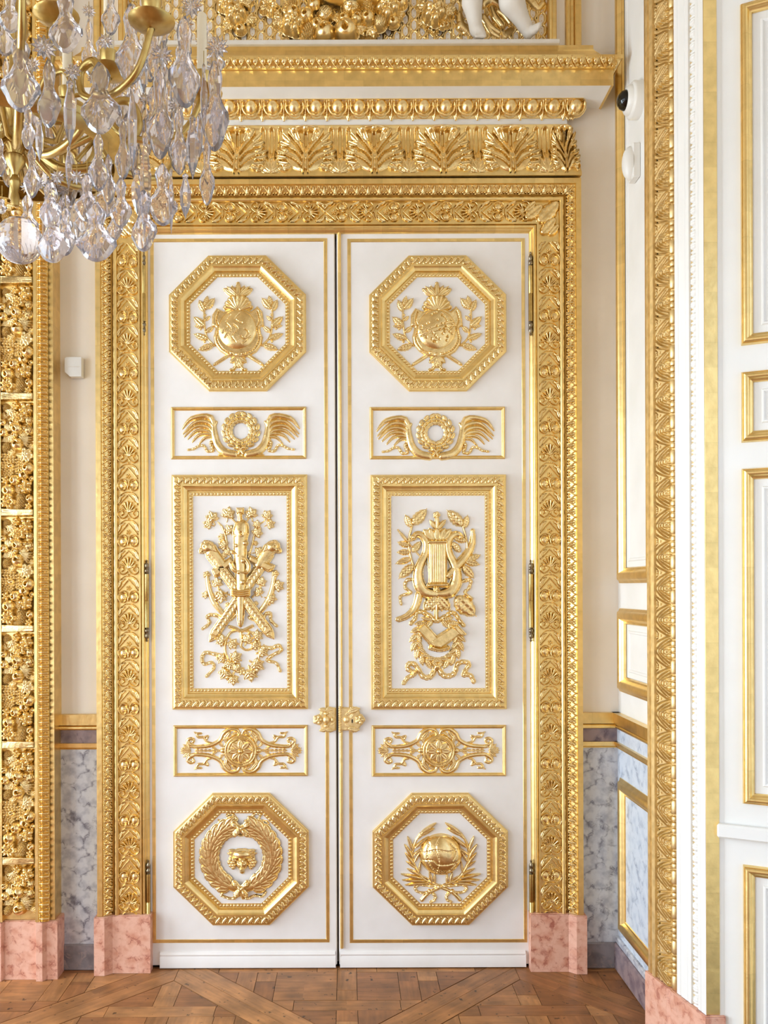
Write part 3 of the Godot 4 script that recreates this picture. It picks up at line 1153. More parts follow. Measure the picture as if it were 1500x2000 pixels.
# ------------------------------------------------------------------ entablature over the door
func build_cornice() -> void:
	var o := thing("trim_4", "carved gilded cornice with acanthus frieze above the double door", "cornice", Vector3.ZERO, "", true)
	var c := W(663, 1150, 0).x
	var h0 := 1.016
	# profile from the bottom up: [pixel row, projection]
	var runs := {
		"frieze": [[343, 0.0], [343, 0.082], [337, 0.082], [328, 0.078], [316, 0.06], [303, 0.036], [290, 0.024], [275, 0.018], [262, 0.02], [252, 0.028], [247, 0.034], [244, 0.034], [244, 0.0]],
		"fillet": [[244, 0.0], [244, 0.03], [231, 0.03], [231, 0.0]],
		"ovolo": [[232, 0.0], [232, 0.036], [228, 0.04], [226, 0.046], [224, 0.042], [214, 0.052], [204, 0.062], [196, 0.074], [194, 0.09], [189, 0.09], [189, 0.0]],
		"soffit": [[189, 0.0], [184.9, 0.188], [182.0, 0.188], [182, 0.0]],
		"corona": [[169, 0.17], [169, 0.192], [136, 0.192], [135, 0.198], [133, 0.198], [132, 0.0]],
		"cyma": [[133, 0.0], [133, 0.196], [127, 0.2], [119, 0.212], [115, 0.224], [108, 0.226], [107.5, 0.12], [107, 0.0]],
		"attic": [[108, 0.0], [108, 0.15], [105, 0.142], [101, 0.13], [97, 0.124], [90, 0.124], [89.5, 0.1], [89, 0.0]],
	}
	var mats := {"fillet": "white_paint", "soffit": "white_paint"}
	for nm in runs:
		var prof := []
		for p in runs[nm]:
			if nm == "soffit":
				# the soffit lies level at the height of the corona's lower edge
				prof.append(Vector2(p[1], yy(169, 0.19) + (0.004 if p[0] > 183 else 0.012)))
			elif p[1] == 0.0:
				prof.append(Vector2(0, yy(p[0], runs[nm][1][1] if p == runs[nm][0] else runs[nm][-2][1])))
			else:
				prof.append(Vector2(p[1], yy(p[0], p[1])))
		mi(nm, entablature(prof, c, h0), M[mats.get(nm, "gold_flat")], o)
	# acanthus leaves and flutes on the frieze
	var lift := func(_x: float, y: float) -> float:
		var t := clampf((y + 50.0) / 100.0, 0.0, 1.0)
		return 430.0 * (0.018 + 0.02 * pow(maxf(0.0, 0.25 - t) / 0.25, 1.5) + 0.062 * smoothstep(0.25, 0.95, t)) - 7.0
	var r := Relief.new(-64, -52, 64, 50, 1.3)
	for s: float in [-1.0, 1.0]:
		# broad lobes that rise from the rib and part into fingers
		for q in [[2, 46, 46, 2, 20, 11, 7.0], [2, 22, 40, -34, 17, 13, 6.0], [3, 48, 40, 30, 12, 9, 6.0]]:
			r.leaf(s * q[0], q[1], s * q[2], q[3], q[4], q[5], -s * q[6])
		for q in [[34, 20, 60, 12, 7], [36, 10, 60, -4, 7], [34, 0, 52, -14, 6.5], [30, -12, 54, -24, 7], [30, -22, 48, -40, 7], [22, -28, 34, -47, 6.5], [12, -24, 20, -47, 6.5], [30, 34, 56, 28, 6.5], [26, 40, 46, 42, 5]]:
			r.leaf(s * q[0], q[1], s * q[2], q[3], q[4], 13, s * 1.5)
		r.groove(smooth([s * 8, 40, s * 24, 22, s * 50, 8]), 2.4, 5)
		r.groove(smooth([s * 7, 26, s * 22, 2, s * 44, -10]), 2.4, 5)
		r.groove(smooth([s * 7, 8, s * 18, -14, s * 34, -34]), 2.4, 5)
		r.line(pv([s * 4.5, 49, s * 3.5, -42]), 2.8, 2.4, 16, 14)
		r.line(smooth([s * 40, 48, s * 50, 45, s * 53, 38, s * 47, 34, s * 43, 39]), 2.6, 2.2, 12)
	r.ell(0, -45, 34, 5.5, 0, 20)
	r.ell(-22, -42, 10, 7, 0.3, 19)
	r.ell(22, -42, 10, 7, -0.3, 19)
	r.ell(0, -43, 9, 7, 0.0, 21)
	var leaf := r.mesh(lift)
	r = Relief.new(-28, -52, 28, 50, 1.35)
	for x in [-17.0, 0.0, 17.0]:
		r.line(pv([x, -43, x, 16]), 7.6, 7.6, 15)
		r.groove(pv([x, -42, x, 16]), 5.0, 11)
	for s: float in [-1.0, 1.0]:
		r.leaf(0, 49, s * 15, 8, 7, 9, s * 2.0)
		r.leaf(0, 49, s * 25, 20, 6, 9, s * 4.0)
		r.leaf(0, 50, s * 26, 36, 5, 8, s * 4.0)
		r.line(smooth([s * 14, 49, s * 21, 48, s * 24, 43, s * 19, 40]), 2.2, 1.8, 8)
	r.leaf(0, 50, 0, 2, 8, 10)
	var flute := r.mesh(lift)
	var k := (D0 - 0.05) / F
	var ym := yy(293.5, 0.05)
	for i in range(-4, 4):
		var x := W(597.0 + 134.0 * i + 134.0, 293, 0.05).x
		if absf(x - c) < h0 - 0.06:
			mi("acanthus_leaf", leaf, M.gold, o, on_plane(Vector3(x, ym, 0.0), Vector3.RIGHT, Vector3.UP, k))
	for i in range(-3, 4):
		mi("flute_and_leaf", flute, M.gold, o, on_plane(Vector3(W(664.0 + 134.0 * i, 293, 0.05).x, ym, 0.0), Vector3.RIGHT, Vector3.UP, k))
	for s: float in [-1.0, 1.0]:
		mi("acanthus_leaf", leaf, M.gold, o, Transform3D(Basis(Vector3(k * 0.5, 0, 0), Vector3(0, k, 0), Vector3(0, 0, k)), Vector3(c + s * (h0 + 0.014), ym, 0.0)))
	# eggs and darts
	k = (D0 - 0.06) / F
	for i in range(-11, 12):
		var x := c + i * 42.2 * k
		var tl := Vector3(0, 0.94, 0.34).normalized()
		mi("egg", U.egg, M.gold, o, Transform3D(Basis(Vector3.RIGHT * k, tl * k, Vector3.RIGHT.cross(tl) * k), Vector3(x, yy(211, 0.06), 0.055)))
		if i < 11:
			mi("dart", U.dart, M.gold, o, Transform3D(Basis(Vector3.RIGHT * k, tl * k, Vector3.RIGHT.cross(tl) * k), Vector3(x + 21.1 * k, yy(211, 0.06), 0.055)))
	for s: float in [-1.0, 1.0]:
		for i in 2:
			mi("corner_leaf", U.laurel, M.gold, o, Transform3D(Basis(Vector3(s * 0.0002, 0.00075, 0.0003), Vector3(0.0006, -0.0002, 0), Vector3(0, 0, 0.0012)), Vector3(c + s * (h0 + 0.03 + 0.02 * i), yy(228, 0.06), 0.045)))
	# water leaves
	k = (D0 - 0.2) / F
	var n := int((h0 + 0.2) * 2 / (27.6 * k))
	for i in n:
		var tl := Vector3(0, 0.87, 0.42).normalized()
		mi("water_leaf", U.water_leaf, M.gold, o, Transform3D(Basis(Vector3.RIGHT * k, tl * k, Vector3.RIGHT.cross(tl) * k * 1.6), Vector3(c + (i - (n - 1) / 2.0) * 27.6 * k, yy(123.5, 0.2), 0.205)))
	for i in 6:
		var tl := Vector3(0.42, 0.87, 0).normalized()
		mi("water_leaf", U.water_leaf, M.gold, o, Transform3D(Basis(Vector3.FORWARD * k, tl * k, Vector3.FORWARD.cross(tl) * k), Vector3(c + h0 + 0.205, yy(123.5, 0.2), 0.18 - i * 27.6 * k)))

func entablature(prof: Array, c: float, h0: float) -> ArrayMesh:
	# a profile of (projection, y) returned round both ends
	var b := MB.new()
	var sn := seg_normals(prof)
	for j in prof.size() - 1:
		var p: Vector2 = prof[j]
		var q: Vector2 = prof[j + 1]
		var a: Vector2 = -sn[j][0]
		var e: Vector2 = -sn[j][1]
		# profile runs upward: outward normal is (dy, -dx)
		var pts := func(v: Vector2) -> Array: return [Vector3(c - h0 - v.x, v.y, -0.06), Vector3(c - h0 - v.x, v.y, v.x), Vector3(c + h0 + v.x, v.y, v.x), Vector3(c + h0 + v.x, v.y, -0.06)]
		var A: Array = pts.call(p)
		var B: Array = pts.call(q)
		var dirs := [Vector3(-1, 0, 0), Vector3(0, 0, 1), Vector3(1, 0, 0)]
		for i in 3:
			var d: Vector3 = dirs[i]
			b.quad(A[i], A[i + 1], B[i + 1], B[i], d * a.x + Vector3.UP * a.y, d * a.x + Vector3.UP * a.y, d * e.x + Vector3.UP * e.y, d * e.x + Vector3.UP * e.y)
	return b.done()

# ------------------------------------------------------------------ pieces of the ornaments on the doors
# cur is an ornament whose own units are those of an enlarged view: origin (ox, oy) in pixels, sc units for each pixel
func ornament(called: String, parent: Node3D, ox: float, oy: float, sc: float, z: float) -> Node3D:
	var o := part(called, parent, W(ox, oy, z))
	o.scale = Vector3.ONE * ((D0 - z) / F / sc)
	cur = o
	curm = M.gold
	zo = 0.0
	return o

func piece(called: String, r: Relief) -> MeshInstance3D:
	return mi(called, r.mesh(), curm, cur, Transform3D(Basis(), Vector3(0, 0, zo)))

func box_of(p: PackedVector2Array, r: float) -> Array:
	var lo := p[0]
	var hi := p[0]
	for q in p:
		lo = lo.min(q); hi = hi.max(q)
	return [lo.x - r, lo.y - r, hi.x + r, hi.y + r]

const CELL := 4.6
func relief_for(p: PackedVector2Array, r: float, cell := CELL) -> Relief:
	var b := box_of(p, r + 2 * cell)
	return Relief.new(b[0], b[1], b[2], b[3], cell)

func L(ax: float, ay: float, bx: float, by: float, w := 0.42, kind := "laurel", called := "leaf") -> void:
	var d := Vector3(bx - ax, ay - by, 0)
	var side := Vector3(-d.y, d.x, 0)
	var l := d.length()
	mi(called, U[kind], curm, cur, Transform3D(Basis(d / 100.0, side / 100.0 * (w / 0.42), Vector3(0, 0, l / 100.0 * 1.15)), Vector3(ax, -ay, zo)))

func S(called: String, a: Array, r0: float, r1: float, ht: float) -> void:
	var p := smooth(a)
	var r := relief_for(p, maxf(r0, r1))
	r.line(p, r0, r1, ht, ht * r1 / r0)
	piece(called, r)

func SV(called: String, a: Array, radii: Array, hk := 1.0) -> Relief:
	# a stroke with a radius at each point
	var p := pv(a)
	var big := 0.0
	for q in radii:
		big = maxf(big, q)
	var r := relief_for(p, big)
	for i in p.size() - 1:
		for k in 4:
			var t := k / 4.0
			var s := (k + 1) / 4.0
			var a0 := p[i].cubic_interpolate(p[i + 1], p[maxi(i - 1, 0)], p[mini(i + 2, p.size() - 1)], t)
			var a1 := p[i].cubic_interpolate(p[i + 1], p[maxi(i - 1, 0)], p[mini(i + 2, p.size() - 1)], s)
			var ra := lerpf(radii[i], radii[i + 1], t)
			var rb := lerpf(radii[i], radii[i + 1], s)
			r.seg(a0.x, a0.y, ra, ra * hk, a1.x, a1.y, rb, rb * hk)
	if called:
		piece(called, r)
	return r

func RB(a: Array, w := 12.0, ht := 13.0) -> void:
	# a ribbon: ridged across
	var p := smooth(a, 7)
	var r := relief_for(p, w)
	for i in p.size() - 1:
		var t := sin(i * 1.35)
		var t2 := sin((i + 1) * 1.35)
		var ww := w * (1.0 - 0.35 * i / p.size())
		r.seg(p[i].x, p[i].y, ww * (1 + 0.15 * t), ht * (1 + 0.4 * t), p[i + 1].x, p[i + 1].y, ww * (1 + 0.15 * t2), ht * (1 + 0.4 * t2))
	piece("ribbon", r)

func E(called: String, cx: float, cy: float, rx: float, ry: float, ht: float, rot := 0.0, base := 0.0) -> void:
	var r := Relief.new(cx - maxf(rx, ry) - 10, cy - maxf(rx, ry) - 10, cx + maxf(rx, ry) + 10, cy + maxf(rx, ry) + 10, CELL)
	r.ell(cx, cy, rx, ry, rot, ht, base)
	piece(called, r)

func P(called: String, a: Array, ht: float, bevel := 8.0) -> void:
	var p := pv(a)
	var r := relief_for(p, 2)
	r.poly(p, ht, bevel)
	piece(called, r)

func K(unit: String, called: String, cx: float, cy: float, size: float, rot := 0.0) -> void:
	var k := size / 50.0
	mi(called, U[unit], curm, cur, Transform3D(Basis(Vector3(0, 0, 1), -deg_to_rad(rot)).scaled(Vector3(k, k, k)), Vector3(cx, -cy, zo)))

# ------------------------------------------------------------------ frames on the doors
func rect_path(cx: float, cy: float, hw: float, hh: float) -> PackedVector2Array:
	return pv([cx - hw, cy - hh, cx + hw, cy - hh, cx + hw, cy + hh, cx - hw, cy + hh])

func oct_path(hw: float, hh: float) -> PackedVector2Array:
	var a := 0.42
	return pv([-hw * a, -hh, hw * a, -hh, hw, -hh * a, hw, hh * a, hw * a, hh, -hw * a, hh, -hw, hh * a, -hw, -hh * a])

func grow(path: PackedVector2Array, d: float) -> PackedVector2Array:
	# the path moved inwards by d (counter-clockwise paths)
	var o := PackedVector2Array()
	var n := path.size()
	for i in n:
		var e0 := (path[i] - path[(i - 1 + n) % n]).normalized()
		var e1 := (path[(i + 1) % n] - path[i]).normalized()
		var a := Vector2(-e0.y, e0.x)
		var b := Vector2(-e1.y, e1.x)
		o.append(path[i] + (a + b) / (1.0 + a.dot(b)) * d)
	return o

func big_frame(p: Node3D, path: PackedVector2Array, carved_period := 12.5) -> void:
	# path in px units about the medallion's own origin; the moulding is 41 px wide
	var prof := [Vector2(0, -0.5), Vector2(0, 6.0), Vector2(1.2, 7.4), Vector2(4, 7.4), Vector2(5, 8.0)] + [Vector2(7, 8.0), Vector2(17.5, 8.0), Vector2(18.5, 8.0), Vector2(19, 12.2), Vector2(22.5, 12.2), Vector2(23.3, 10.6), Vector2(26, 8.8), Vector2(30.5, 7.8), Vector2(31, 6.8), Vector2(31.4, 0.4), Vector2(33, 0.3), Vector2(40.5, 0.3), Vector2(41, -0.5)]
	mi("moulding", molding(path, true, prof), M.gold_flat, p)
	var mid := grow(path, 11.8)
	var bl := []
	for i in mid.size():
		var a := mid[i]
		var e := mid[(i + 1) % mid.size()]
		var d := (e - a).normalized()
		var l := a.distance_to(e)
		var n := maxi(2, int(round(l / carved_period)))
		for k in n:
			var q := a + d * (l * (k + 0.5) / n)
			bl.append([U.slant_leaf, Transform3D(Basis(Vector3(d.x, d.y, 0) * (l / n / 11.0), Vector3(-d.y, d.x, 0), Vector3(0, 0, 1.9)), Vector3(q.x, q.y, 7.6))])
	stuff(mi("carved_leaf_band", join(bl), M.gold, p))
	var inn := grow(path, 37.0)
	bl = []
	for i in inn.size():
		var a := inn[i]
		var e := inn[(i + 1) % inn.size()]
		var d := (e - a).normalized()
		var l := a.distance_to(e)
		var n := int(round(l / 6.8))
		for k in n:
			var q := a + d * (l * k / n)
			var rr := 3.3 if k % 3 else 2.4
			bl.append([U.bead, Transform3D(Basis(Vector3(d.x, d.y, 0) * rr, Vector3(-d.y, d.x, 0) * 3.2, Vector3(0, 0, 5.6)), Vector3(q.x, q.y, 0.3))])
	stuff(mi("bead_row", join(bl), M.gold, p))

func small_frame(p: Node3D, path: PackedVector2Array) -> void:
	var prof := [Vector2(0, -0.5), Vector2(0.2, 2.4)] + rounded(0.4, 4.6, 2.0, 2.2) + [Vector2(5.2, 2.4), Vector2(6.6, 1.6), Vector2(7, -0.5)]
	mi("moulding", molding(path, true, prof), M.gold_flat, p)

func medallion(called: String, door: Node3D, px: float, py: float) -> Node3D:
	var o := part(called, door, W(px, py, 0.0))
	o.scale = Vector3.ONE * (D0 / F)
	return o

# ------------------------------------------------------------------ the two door leaves
func build_doors() -> void:
	var d1 := thing("door_1", "left leaf of the white double door, with crossed swords on its tall panel", "door", Vector3.ZERO, "", true)
	var d2 := thing("door_2", "right leaf of the white double door, with a lyre on its tall panel", "door", Vector3.ZERO, "", true)
	var gap := W(657.5, 1150, 0).x
	var c := W(663, 1150, 0).x
	var y0 := 0.012
	var yt := 3.41
	mi("leaf_slab", bxm(Vector3(c - 0.885, y0, -0.055), Vector3(gap - 0.004, yt, 0.0), 0.004), M.door_paint, d1)
	mi("leaf_slab", bxm(Vector3(gap + 0.006, y0, -0.055), Vector3(c + 0.885, yt, 0.0), 0.004), M.door_paint, d2)
	# meeting stile bead on the right leaf
	var ax := W(665, 1150, 0).x
	mi("astragal", molding(pv([ax - 0.008, y0 + 0.08, ax - 0.008, yt]), false, [Vector2(0, 0)] + rounded(0, 0.016, 0.002, 0.012) + [Vector2(0.016, 0)], -1.0), M.gold_flat, d2)
	for i in 2:
		var d: Node3D = [d1, d2][i]
		var l: float = [298.0, 683.0][i]
		var r: float = [639.0, 1025.0][i]
		var a := W(l, 1842, 0)
		var b := W(r, 465, 0)
		var x0 := a.x
		var x1 := b.x
		mi("gilt_fillet", molding(pv([x0, a.y, x1, a.y, x1, b.y, x0, b.y]), true, [Vector2(0, 0), Vector2(0.002, 0.0022), Vector2(0.0145, 0.0022), Vector2(0.0165, 0)]), M.gold_flat, d)
		var k0 := W([313.0, 665.0][i], 1890, 0).x
		var k1 := W([655.0, 1026.0][i], 1890, 0).x
		mi("kick_rail", molding(pv([k0, yy(1857, 0), k1, yy(1857, 0)]), false, [Vector2(0, 0), Vector2(0.001, 0.006), Vector2(0.012, 0.012), Vector2(0.02, 0.009), Vector2(0.024, 0.012), Vector2(0.072, 0.012), Vector2(0.074, 0)], -1.0), M.door_paint, d)
		for e: float in [k0, k1]:
			mi("kick_rail_end", bxm(Vector3(minf(e, e + (0.002 if i == 0 else -0.002)), yy(1888, 0), 0), Vector3(maxf(e, e + 0.002), yy(1863, 0), 0.0118), 0), M.door_paint, d)
		# medallions
		var o := medallion("upper_medallion", d, [464.5, 854.4][i], 633)
		big_frame(o, oct_path(133.5, 132))
		crest(d, [465.3, 853.5][i], 632.0, i)
		o = medallion("upper_small_panel", d, [466.2, 854.0][i], 846)
		small_frame(o, rect_path(0, 0, 132, 51))
		plume_wreath(d, [470.5, 850.5][i], [842.0, 846.0][i])
		o = medallion("tall_panel", d, [469.0, 856.0][i], 1156.3)
		big_frame(o, rect_path(0, 0, 132, 228.5), 13.0)
		if i == 0:
			swords(d)
		else:
			lyre(d)
		o = medallion("lower_small_panel", d, [470.0, 857.0][i], 1466)
		small_frame(o, rect_path(0, 0, 131, 50))
		rosette_scroll(d, [470.5, 856.4][i], 1466.0)
		o = medallion("lower_medallion", d, [471.5, 859.4][i], 1676.5)
		big_frame(o, oct_path(132, 128.5))
		if i == 0:
			laurel_wreath(d)
		else:
			globe_and_palms(d)
		hinges(d, i)
	locks(d1, d2)

func crest(d: Node3D, px: float, py: float, which: int) -> void:
	ornament("crest_trophy", d, px, py, 4.41, 0.001)
	# own units: (0, 0) is the crop's (685, 715)
	var T := func(a: Array, s := 1.0) -> Array:
		var o := []
		for i in a.size() / 2:
			o.append((a[2 * i] - 685.0) * s); o.append(a[2 * i + 1] - 715.0)
		return o
	for s: float in [1.0, -1.0]:
		for q in [[480, 905, 420, 840, 397, 750, 392, 610, 418, 540]]:
			S("stem", T.call(q, s), 8, 6, 12)
		for q in [[405, 590, 478, 500, .5], [395, 610, 350, 515, .5], [400, 690, 440, 650, .5], [395, 740, 305, 660, .5], [395, 740, 310, 735, .45], [410, 790, 470, 740, .5], [420, 850, 305, 805, .42], [470, 900, 345, 940, .42], [400, 560, 420, 480, .5]]:
			var t: Array = T.call([q[0], q[1], q[2], q[3]], s)
			L(t[0], t[1], t[2], t[3], q[4], "oak")
		for q in [[360, 545], [400, 640], [360, 760], [395, 870]]:
			var t: Array = T.call(q, s)
			K("apple", "berry", t[0], t[1], 11)
		SV("staff", T.call([620, 975, 560, 1015, 490, 1060], s), [14, 15, 13], 1.0)
		E("staff_end", T.call([488, 1062], s)[0], 1062.0 - 715.0, 22, 13, 20, s * -0.6)
	var plate := T.call([500, 582, 560, 612, 620, 590, 690, 575, 750, 590, 800, 612, 850, 567, 893, 615, 908, 735, 872, 752, 880, 800, 897, 835, 885, 900, 840, 962, 770, 1002, 690, 1017, 600, 1002, 530, 955, 482, 895, 472, 830, 492, 752, 458, 737, 462, 640]) as Array
	var r := relief_for(pv(plate), 4)
	r.poly(pv(plate), 22, 14)
	r.groove(smooth(T.call([520, 610, 500, 690, 520, 760, 500, 850, 550, 940, 640, 985])), 7, 9)
	r.groove(smooth(T.call([850, 610, 870, 690, 850, 760, 868, 850, 820, 940, 730, 985])), 7, 9)
	piece("shield", r)
	zo = 14
	r = Relief.new(-185, -130, 185, 240, 5.0)
	r.ell(-5, 55, 168, 172, 0, 46)
	var rg := RandomNumberGenerator.new()
	rg.seed = 5 + which
	if which == 0:
		for q in [[-60, -60, -100, 0, -60, 60, -110, 130], [20, -80, -20, -20, 40, 10], [-40, 20, 0, 60, -50, 120, -20, 170], [60, 60, 90, 90, 70, 130], [20, 120, 60, 150, 110, 120], [40, 180, 80, 150], [-90, 40, -130, 90]]:
			r.groove(smooth(q), 6, 7)
	else:
		r.groove(smooth([-160, 90, -40, 50, 60, 20, 150, -10]), 5, 6)
		r.groove(smooth([-150, 120, -30, 80, 70, 55, 155, 25]), 5, 6)
		for k in 44:
			var a := rg.randf() * TAU
			var q := sqrt(rg.randf()) * 140.0
			r.groove(pv([cos(a) * q - 5, 55 + sin(a) * q, cos(a) * q + 5, 55 + sin(a) * q]), 6, 8)
			r.groove(pv([cos(a) * q, 50 + sin(a) * q, cos(a) * q, 60 + sin(a) * q]), 6, 8)
	piece("globe", r)
	zo = 8
	# shell
	r = Relief.new(-130, -250, 130, -90, 4.2)
	for k in 9:
		var a := deg_to_rad(-168 + k * 19.5)
		r.seg(cos(a) * 20, -105 + sin(a) * 20, 10, 20, cos(a) * 105, -112 + sin(a) * 115, 19, 30)
	piece("shell", r)
	zo = 4
	for q in [[685, 490, 685, 365, .4], [670, 490, 632, 395, .4], [700, 490, 738, 395, .4], [655, 480, 565, 418, .4], [715, 480, 802, 420, .4], [680, 485, 590, 400, .3], [690, 485, 780, 400, .3]]:
		var t: Array = T.call([q[0], q[1], q[2], q[3]])
		L(t[0], t[1], t[2], t[3], q[4])
	for q in [[685, 372], [572, 425], [795, 425]]:
		var t: Array = T.call(q)
		K("apple", "berry", t[0], t[1], 14)
	for s: float in [1.0, -1.0]:
		for q in [[690, 1000, 620, 1050, .55], [690, 1000, 655, 1085, .55], [690, 1010, 690, 1095, .4]]:
			var t: Array = T.call([q[0], q[1], q[2], q[3]], s)
			L(t[0], t[1], t[2], t[3], q[4])
		RB(T.call([690, 1075, 660, 1085, 650, 1105, 620, 1115], s), 9, 12)
	RB(T.call([620, 970, 690, 985, 750, 970]), 18, 20)

func plume_wreath(d: Node3D, px: float, py: float) -> void:
	ornament("plume_wreath", d, px, py, 4.41, 0.001)
	for s: float in [1.0, -1.0]:
		SV("horn", [s * 55, 200, s * 140, 180, s * 200, 120, s * 225, 40, s * 232, -40, s * 210, -80], [34, 36, 34, 30, 22, 10], 0.75)
		for q in [[[-15, 260, -120, 420, -110, 505, -20], 15], [[20, 250, -60, 380, -80, 500, 25], 13], [[35, 270, -30, 390, -40, 490, 50], 12], [[45, 280, 0, 380, 0, 460, 70], 11], [[55, 270, 25, 360, 35, 420, 95], 10], [[-10, 240, -90, 330, -130, 420, -125], 13], [[60, 260, 50, 310, 60, 360, 110], 9]]:
			var a: Array = q[0]
			SV("plume", [s * 225, 50 + a[0] * 0.2, s * a[1], a[2], s * a[3], a[4], s * a[5], a[6]], [q[1] * 0.8, q[1] * 1.5, q[1] * 1.4, 4], 1.0)
		RB([s * 235, 60, s * 260, 110, s * 240, 165, s * 290, 170, s * 320, 125, s * 370, 130, s * 400, 150, s * 455, 160], 13, 15)
		S("base_bar", [s * 20, 208, s * 190, 205], 8, 8, 14)
	zo = 12
	for i in 16:
		var a := TAU * (i + 0.5) / 16
		var p := Vector2(cos(a), sin(a)) * 118
		var t := Vector2(-sin(a), cos(a)) * (1.0 if cos(a) > 0 else -1.0)
		for k: float in [-1.0, 0.0, 1.0]:
			var b := p + p.normalized() * k * 22 - t * (-20.0)
			var e := p + p.normalized() * k * 40 + t * (-32.0)
			L(b.x, b.y, e.x, e.y, 0.55)
	S("knot", [-22, 145, 0, 165, 20, 200], 18, 12, 26)
	S("knot", [22, 145, 0, 165, -20, 200], 18, 12, 26)

func swords(d: Node3D) -> void:
	ornament("sword_trophy", d, 310, 910, 4.082, 0.001)
	# horns of the bow
	SV("bow_limb", [382, 875, 400, 990, 445, 1100, 515, 1185], [15, 20, 22, 18], 0.9)
	SV("bow_limb", [922, 870, 898, 1000, 850, 1105, 785, 1185], [15, 20, 22, 18], 0.9)
	K("rose", "bow_tip", 380, 870, 30)
	K("rose", "bow_tip", 925, 862, 30)
	for q in [[[500, 480, 530, 560, 545, 650, 575, 730], 8], [[780, 480, 760, 560, 740, 640, 715, 720], 8], [[500, 480, 470, 450], 6], [[780, 480, 830, 450], 6], [[640, 480, 590, 430, 560, 400], 6], [[680, 480, 710, 430, 735, 400], 6], [[560, 1030, 500, 1000, 460, 950], 6], [[740, 1050, 790, 1000, 820, 940], 6], [[880, 1110, 900, 1020, 940, 960], 6], [[440, 1100, 470, 1060, 540, 1040], 6]]:
		S("vine_stem", q[0], q[1], q[1] * 0.7, q[1] * 1.6)
	for q in [[425, 415, 52, -20], [552, 385, 55, 10], [735, 385, 52, -10], [862, 400, 44, 30], [395, 465, 42, -70], [885, 468, 40, 70], [562, 515, 46, -30], [782, 535, 46, 40], [515, 635, 44, -60], [795, 690, 44, 80], [545, 690, 34, 20], [780, 470, 34, 10], [500, 570, 30, -80], [462, 935, 46, -10], [490, 1040, 56, -120], [370, 1030, 30, -60], [812, 930, 44, 20], [948, 960, 48, 60], [890, 1060, 46, 100], [795, 1010, 40, -30], [520, 715, 26, 60]]:
		K("vine", "vine_leaf", q[0], q[1], q[2], q[3])
	for q in [[770, 620], [715, 700], [505, 590], [545, 1110], [770, 1100]]:
		K("rose", "tendril", q[0], q[1], 20)
	zo = 10
	# scabbards
	for q in [[405, 1395, 880, 700], [908, 1372, 410, 700]]:
		var a := Vector2(q[0], q[1])
		var b := Vector2(q[2], q[3])
		var t := (b - a).normalized()
		var n := Vector2(-t.y, t.x)
		var p := PackedVector2Array([a - t * 6, a + n * 26 + t * 36, a + n * 34 + t * 70, b + n * 38, b - n * 38, a - n * 34 + t * 70, a - n * 26 + t * 36])
		var r := relief_for(p, 4)
		r.poly(p, 20, 8)
		var l := a.distance_to(b)
		var i := 90.0
		while i < l - 20:
			r.groove(PackedVector2Array([a + t * i + n * 18, a + t * (i + 18), a + t * i - n * 18]), 4.6, 4.5)
			i += 34.0
		r.groove(PackedVector2Array([a + t * 60 + n * 26, b + n * 30]), 4, 7)
		r.groove(PackedVector2Array([a + t * 60 - n * 26, b - n * 30]), 4, 7)
		r.groove(PackedVector2Array([a + t * 52 + n * 30, a + t * 52 - n * 30]), 5, 8)
		piece("sword_scabbard", r)
		zo = 18
	# guards and beast-headed grips
	P("sword_guard", [425, 835, 570, 735, 600, 770, 470, 880, 445, 880], 20)
	P("sword_guard", [725, 720, 920, 800, 905, 830, 875, 845, 715, 760], 20)
	SV("sword_grip", [500, 790, 455, 730, 420, 690], [38, 42, 46], 0.6)
	SV("sword_grip", [800, 790, 845, 720, 880, 670], [38, 42, 46], 0.6)
	for s: float in [1.0, -1.0]:
		var r := Relief.new(-90, -80, 90, 80, CELL)
		r.ell(0, 0, 52, 46, 0.4 * s, 40)
		r.ell(-s * 38, 24, 28, 20, -0.5 * s, 34)
		for k in 6:
			r.seg(-s * 20 + s * k * 14, -40 + k * 6, 9, 30, s * 10 + s * k * 12, 20 + k * 3, 10, 30)
		r.groove(pv([-s * 60, 30, -s * 36, 36]), 5, 12)
		r.groove(pv([-s * 22, -4, -s * 16, -2]), 8, 12)
		mi("beast_head", r.mesh(), curm, cur, Transform3D(Basis(), Vector3(390.0 if s > 0 else 908.0, -650, zo)))
	# club
	zo = 22
	var r2 := SV("", [650, 1275, 650, 1230, 652, 1100, 655, 1000, 655, 900, 652, 800, 648, 700, 650, 600, 655, 530, 660, 490], [6, 22, 30, 36, 40, 42, 46, 50, 60, 52], 0.75)
	for q in [[665, 545, 30], [625, 640, 18], [675, 760, 18], [640, 850, 16], [672, 930, 18], [620, 560, 16], [690, 620, 18], [635, 720, 14]]:
		r2.ell(q[0], q[1], q[2], q[2], 0, q[2] * 0.9, 22)
	r2.groove(pv([662, 540, 664, 548]), 13, 20)
	piece("club", r2)
	P("strap_plate", [625, 342, 675, 342, 675, 385, 625, 385], 18)
	S("strap", [645, 385, 650, 445], 14, 14, 18)
	zo = 44
	S("vine_twist", [580, 785, 600, 830, 650, 850, 705, 850, 720, 800, 690, 745, 640, 710, 590, 690], 10, 7, 14)
	for y in [998, 1014, 1030]:
		S("binding_cord", [592, y - 3, 655, y + 6, 715, y - 3], 11, 11, 18)
	zo = 2
	RB([500, 1215, 440, 1190, 385, 1200, 400, 1255, 345, 1300], 13, 14)
	RB([720, 1210, 800, 1240, 850, 1185, 885, 1180, 890, 1235, 935, 1280], 13, 14)
	RB([620, 1180, 560, 1230, 500, 1215], 11, 12)
	S("bow_knot", [560, 1285, 610, 1300, 650, 1320, 700, 1300, 742, 1280], 12, 10, 16)
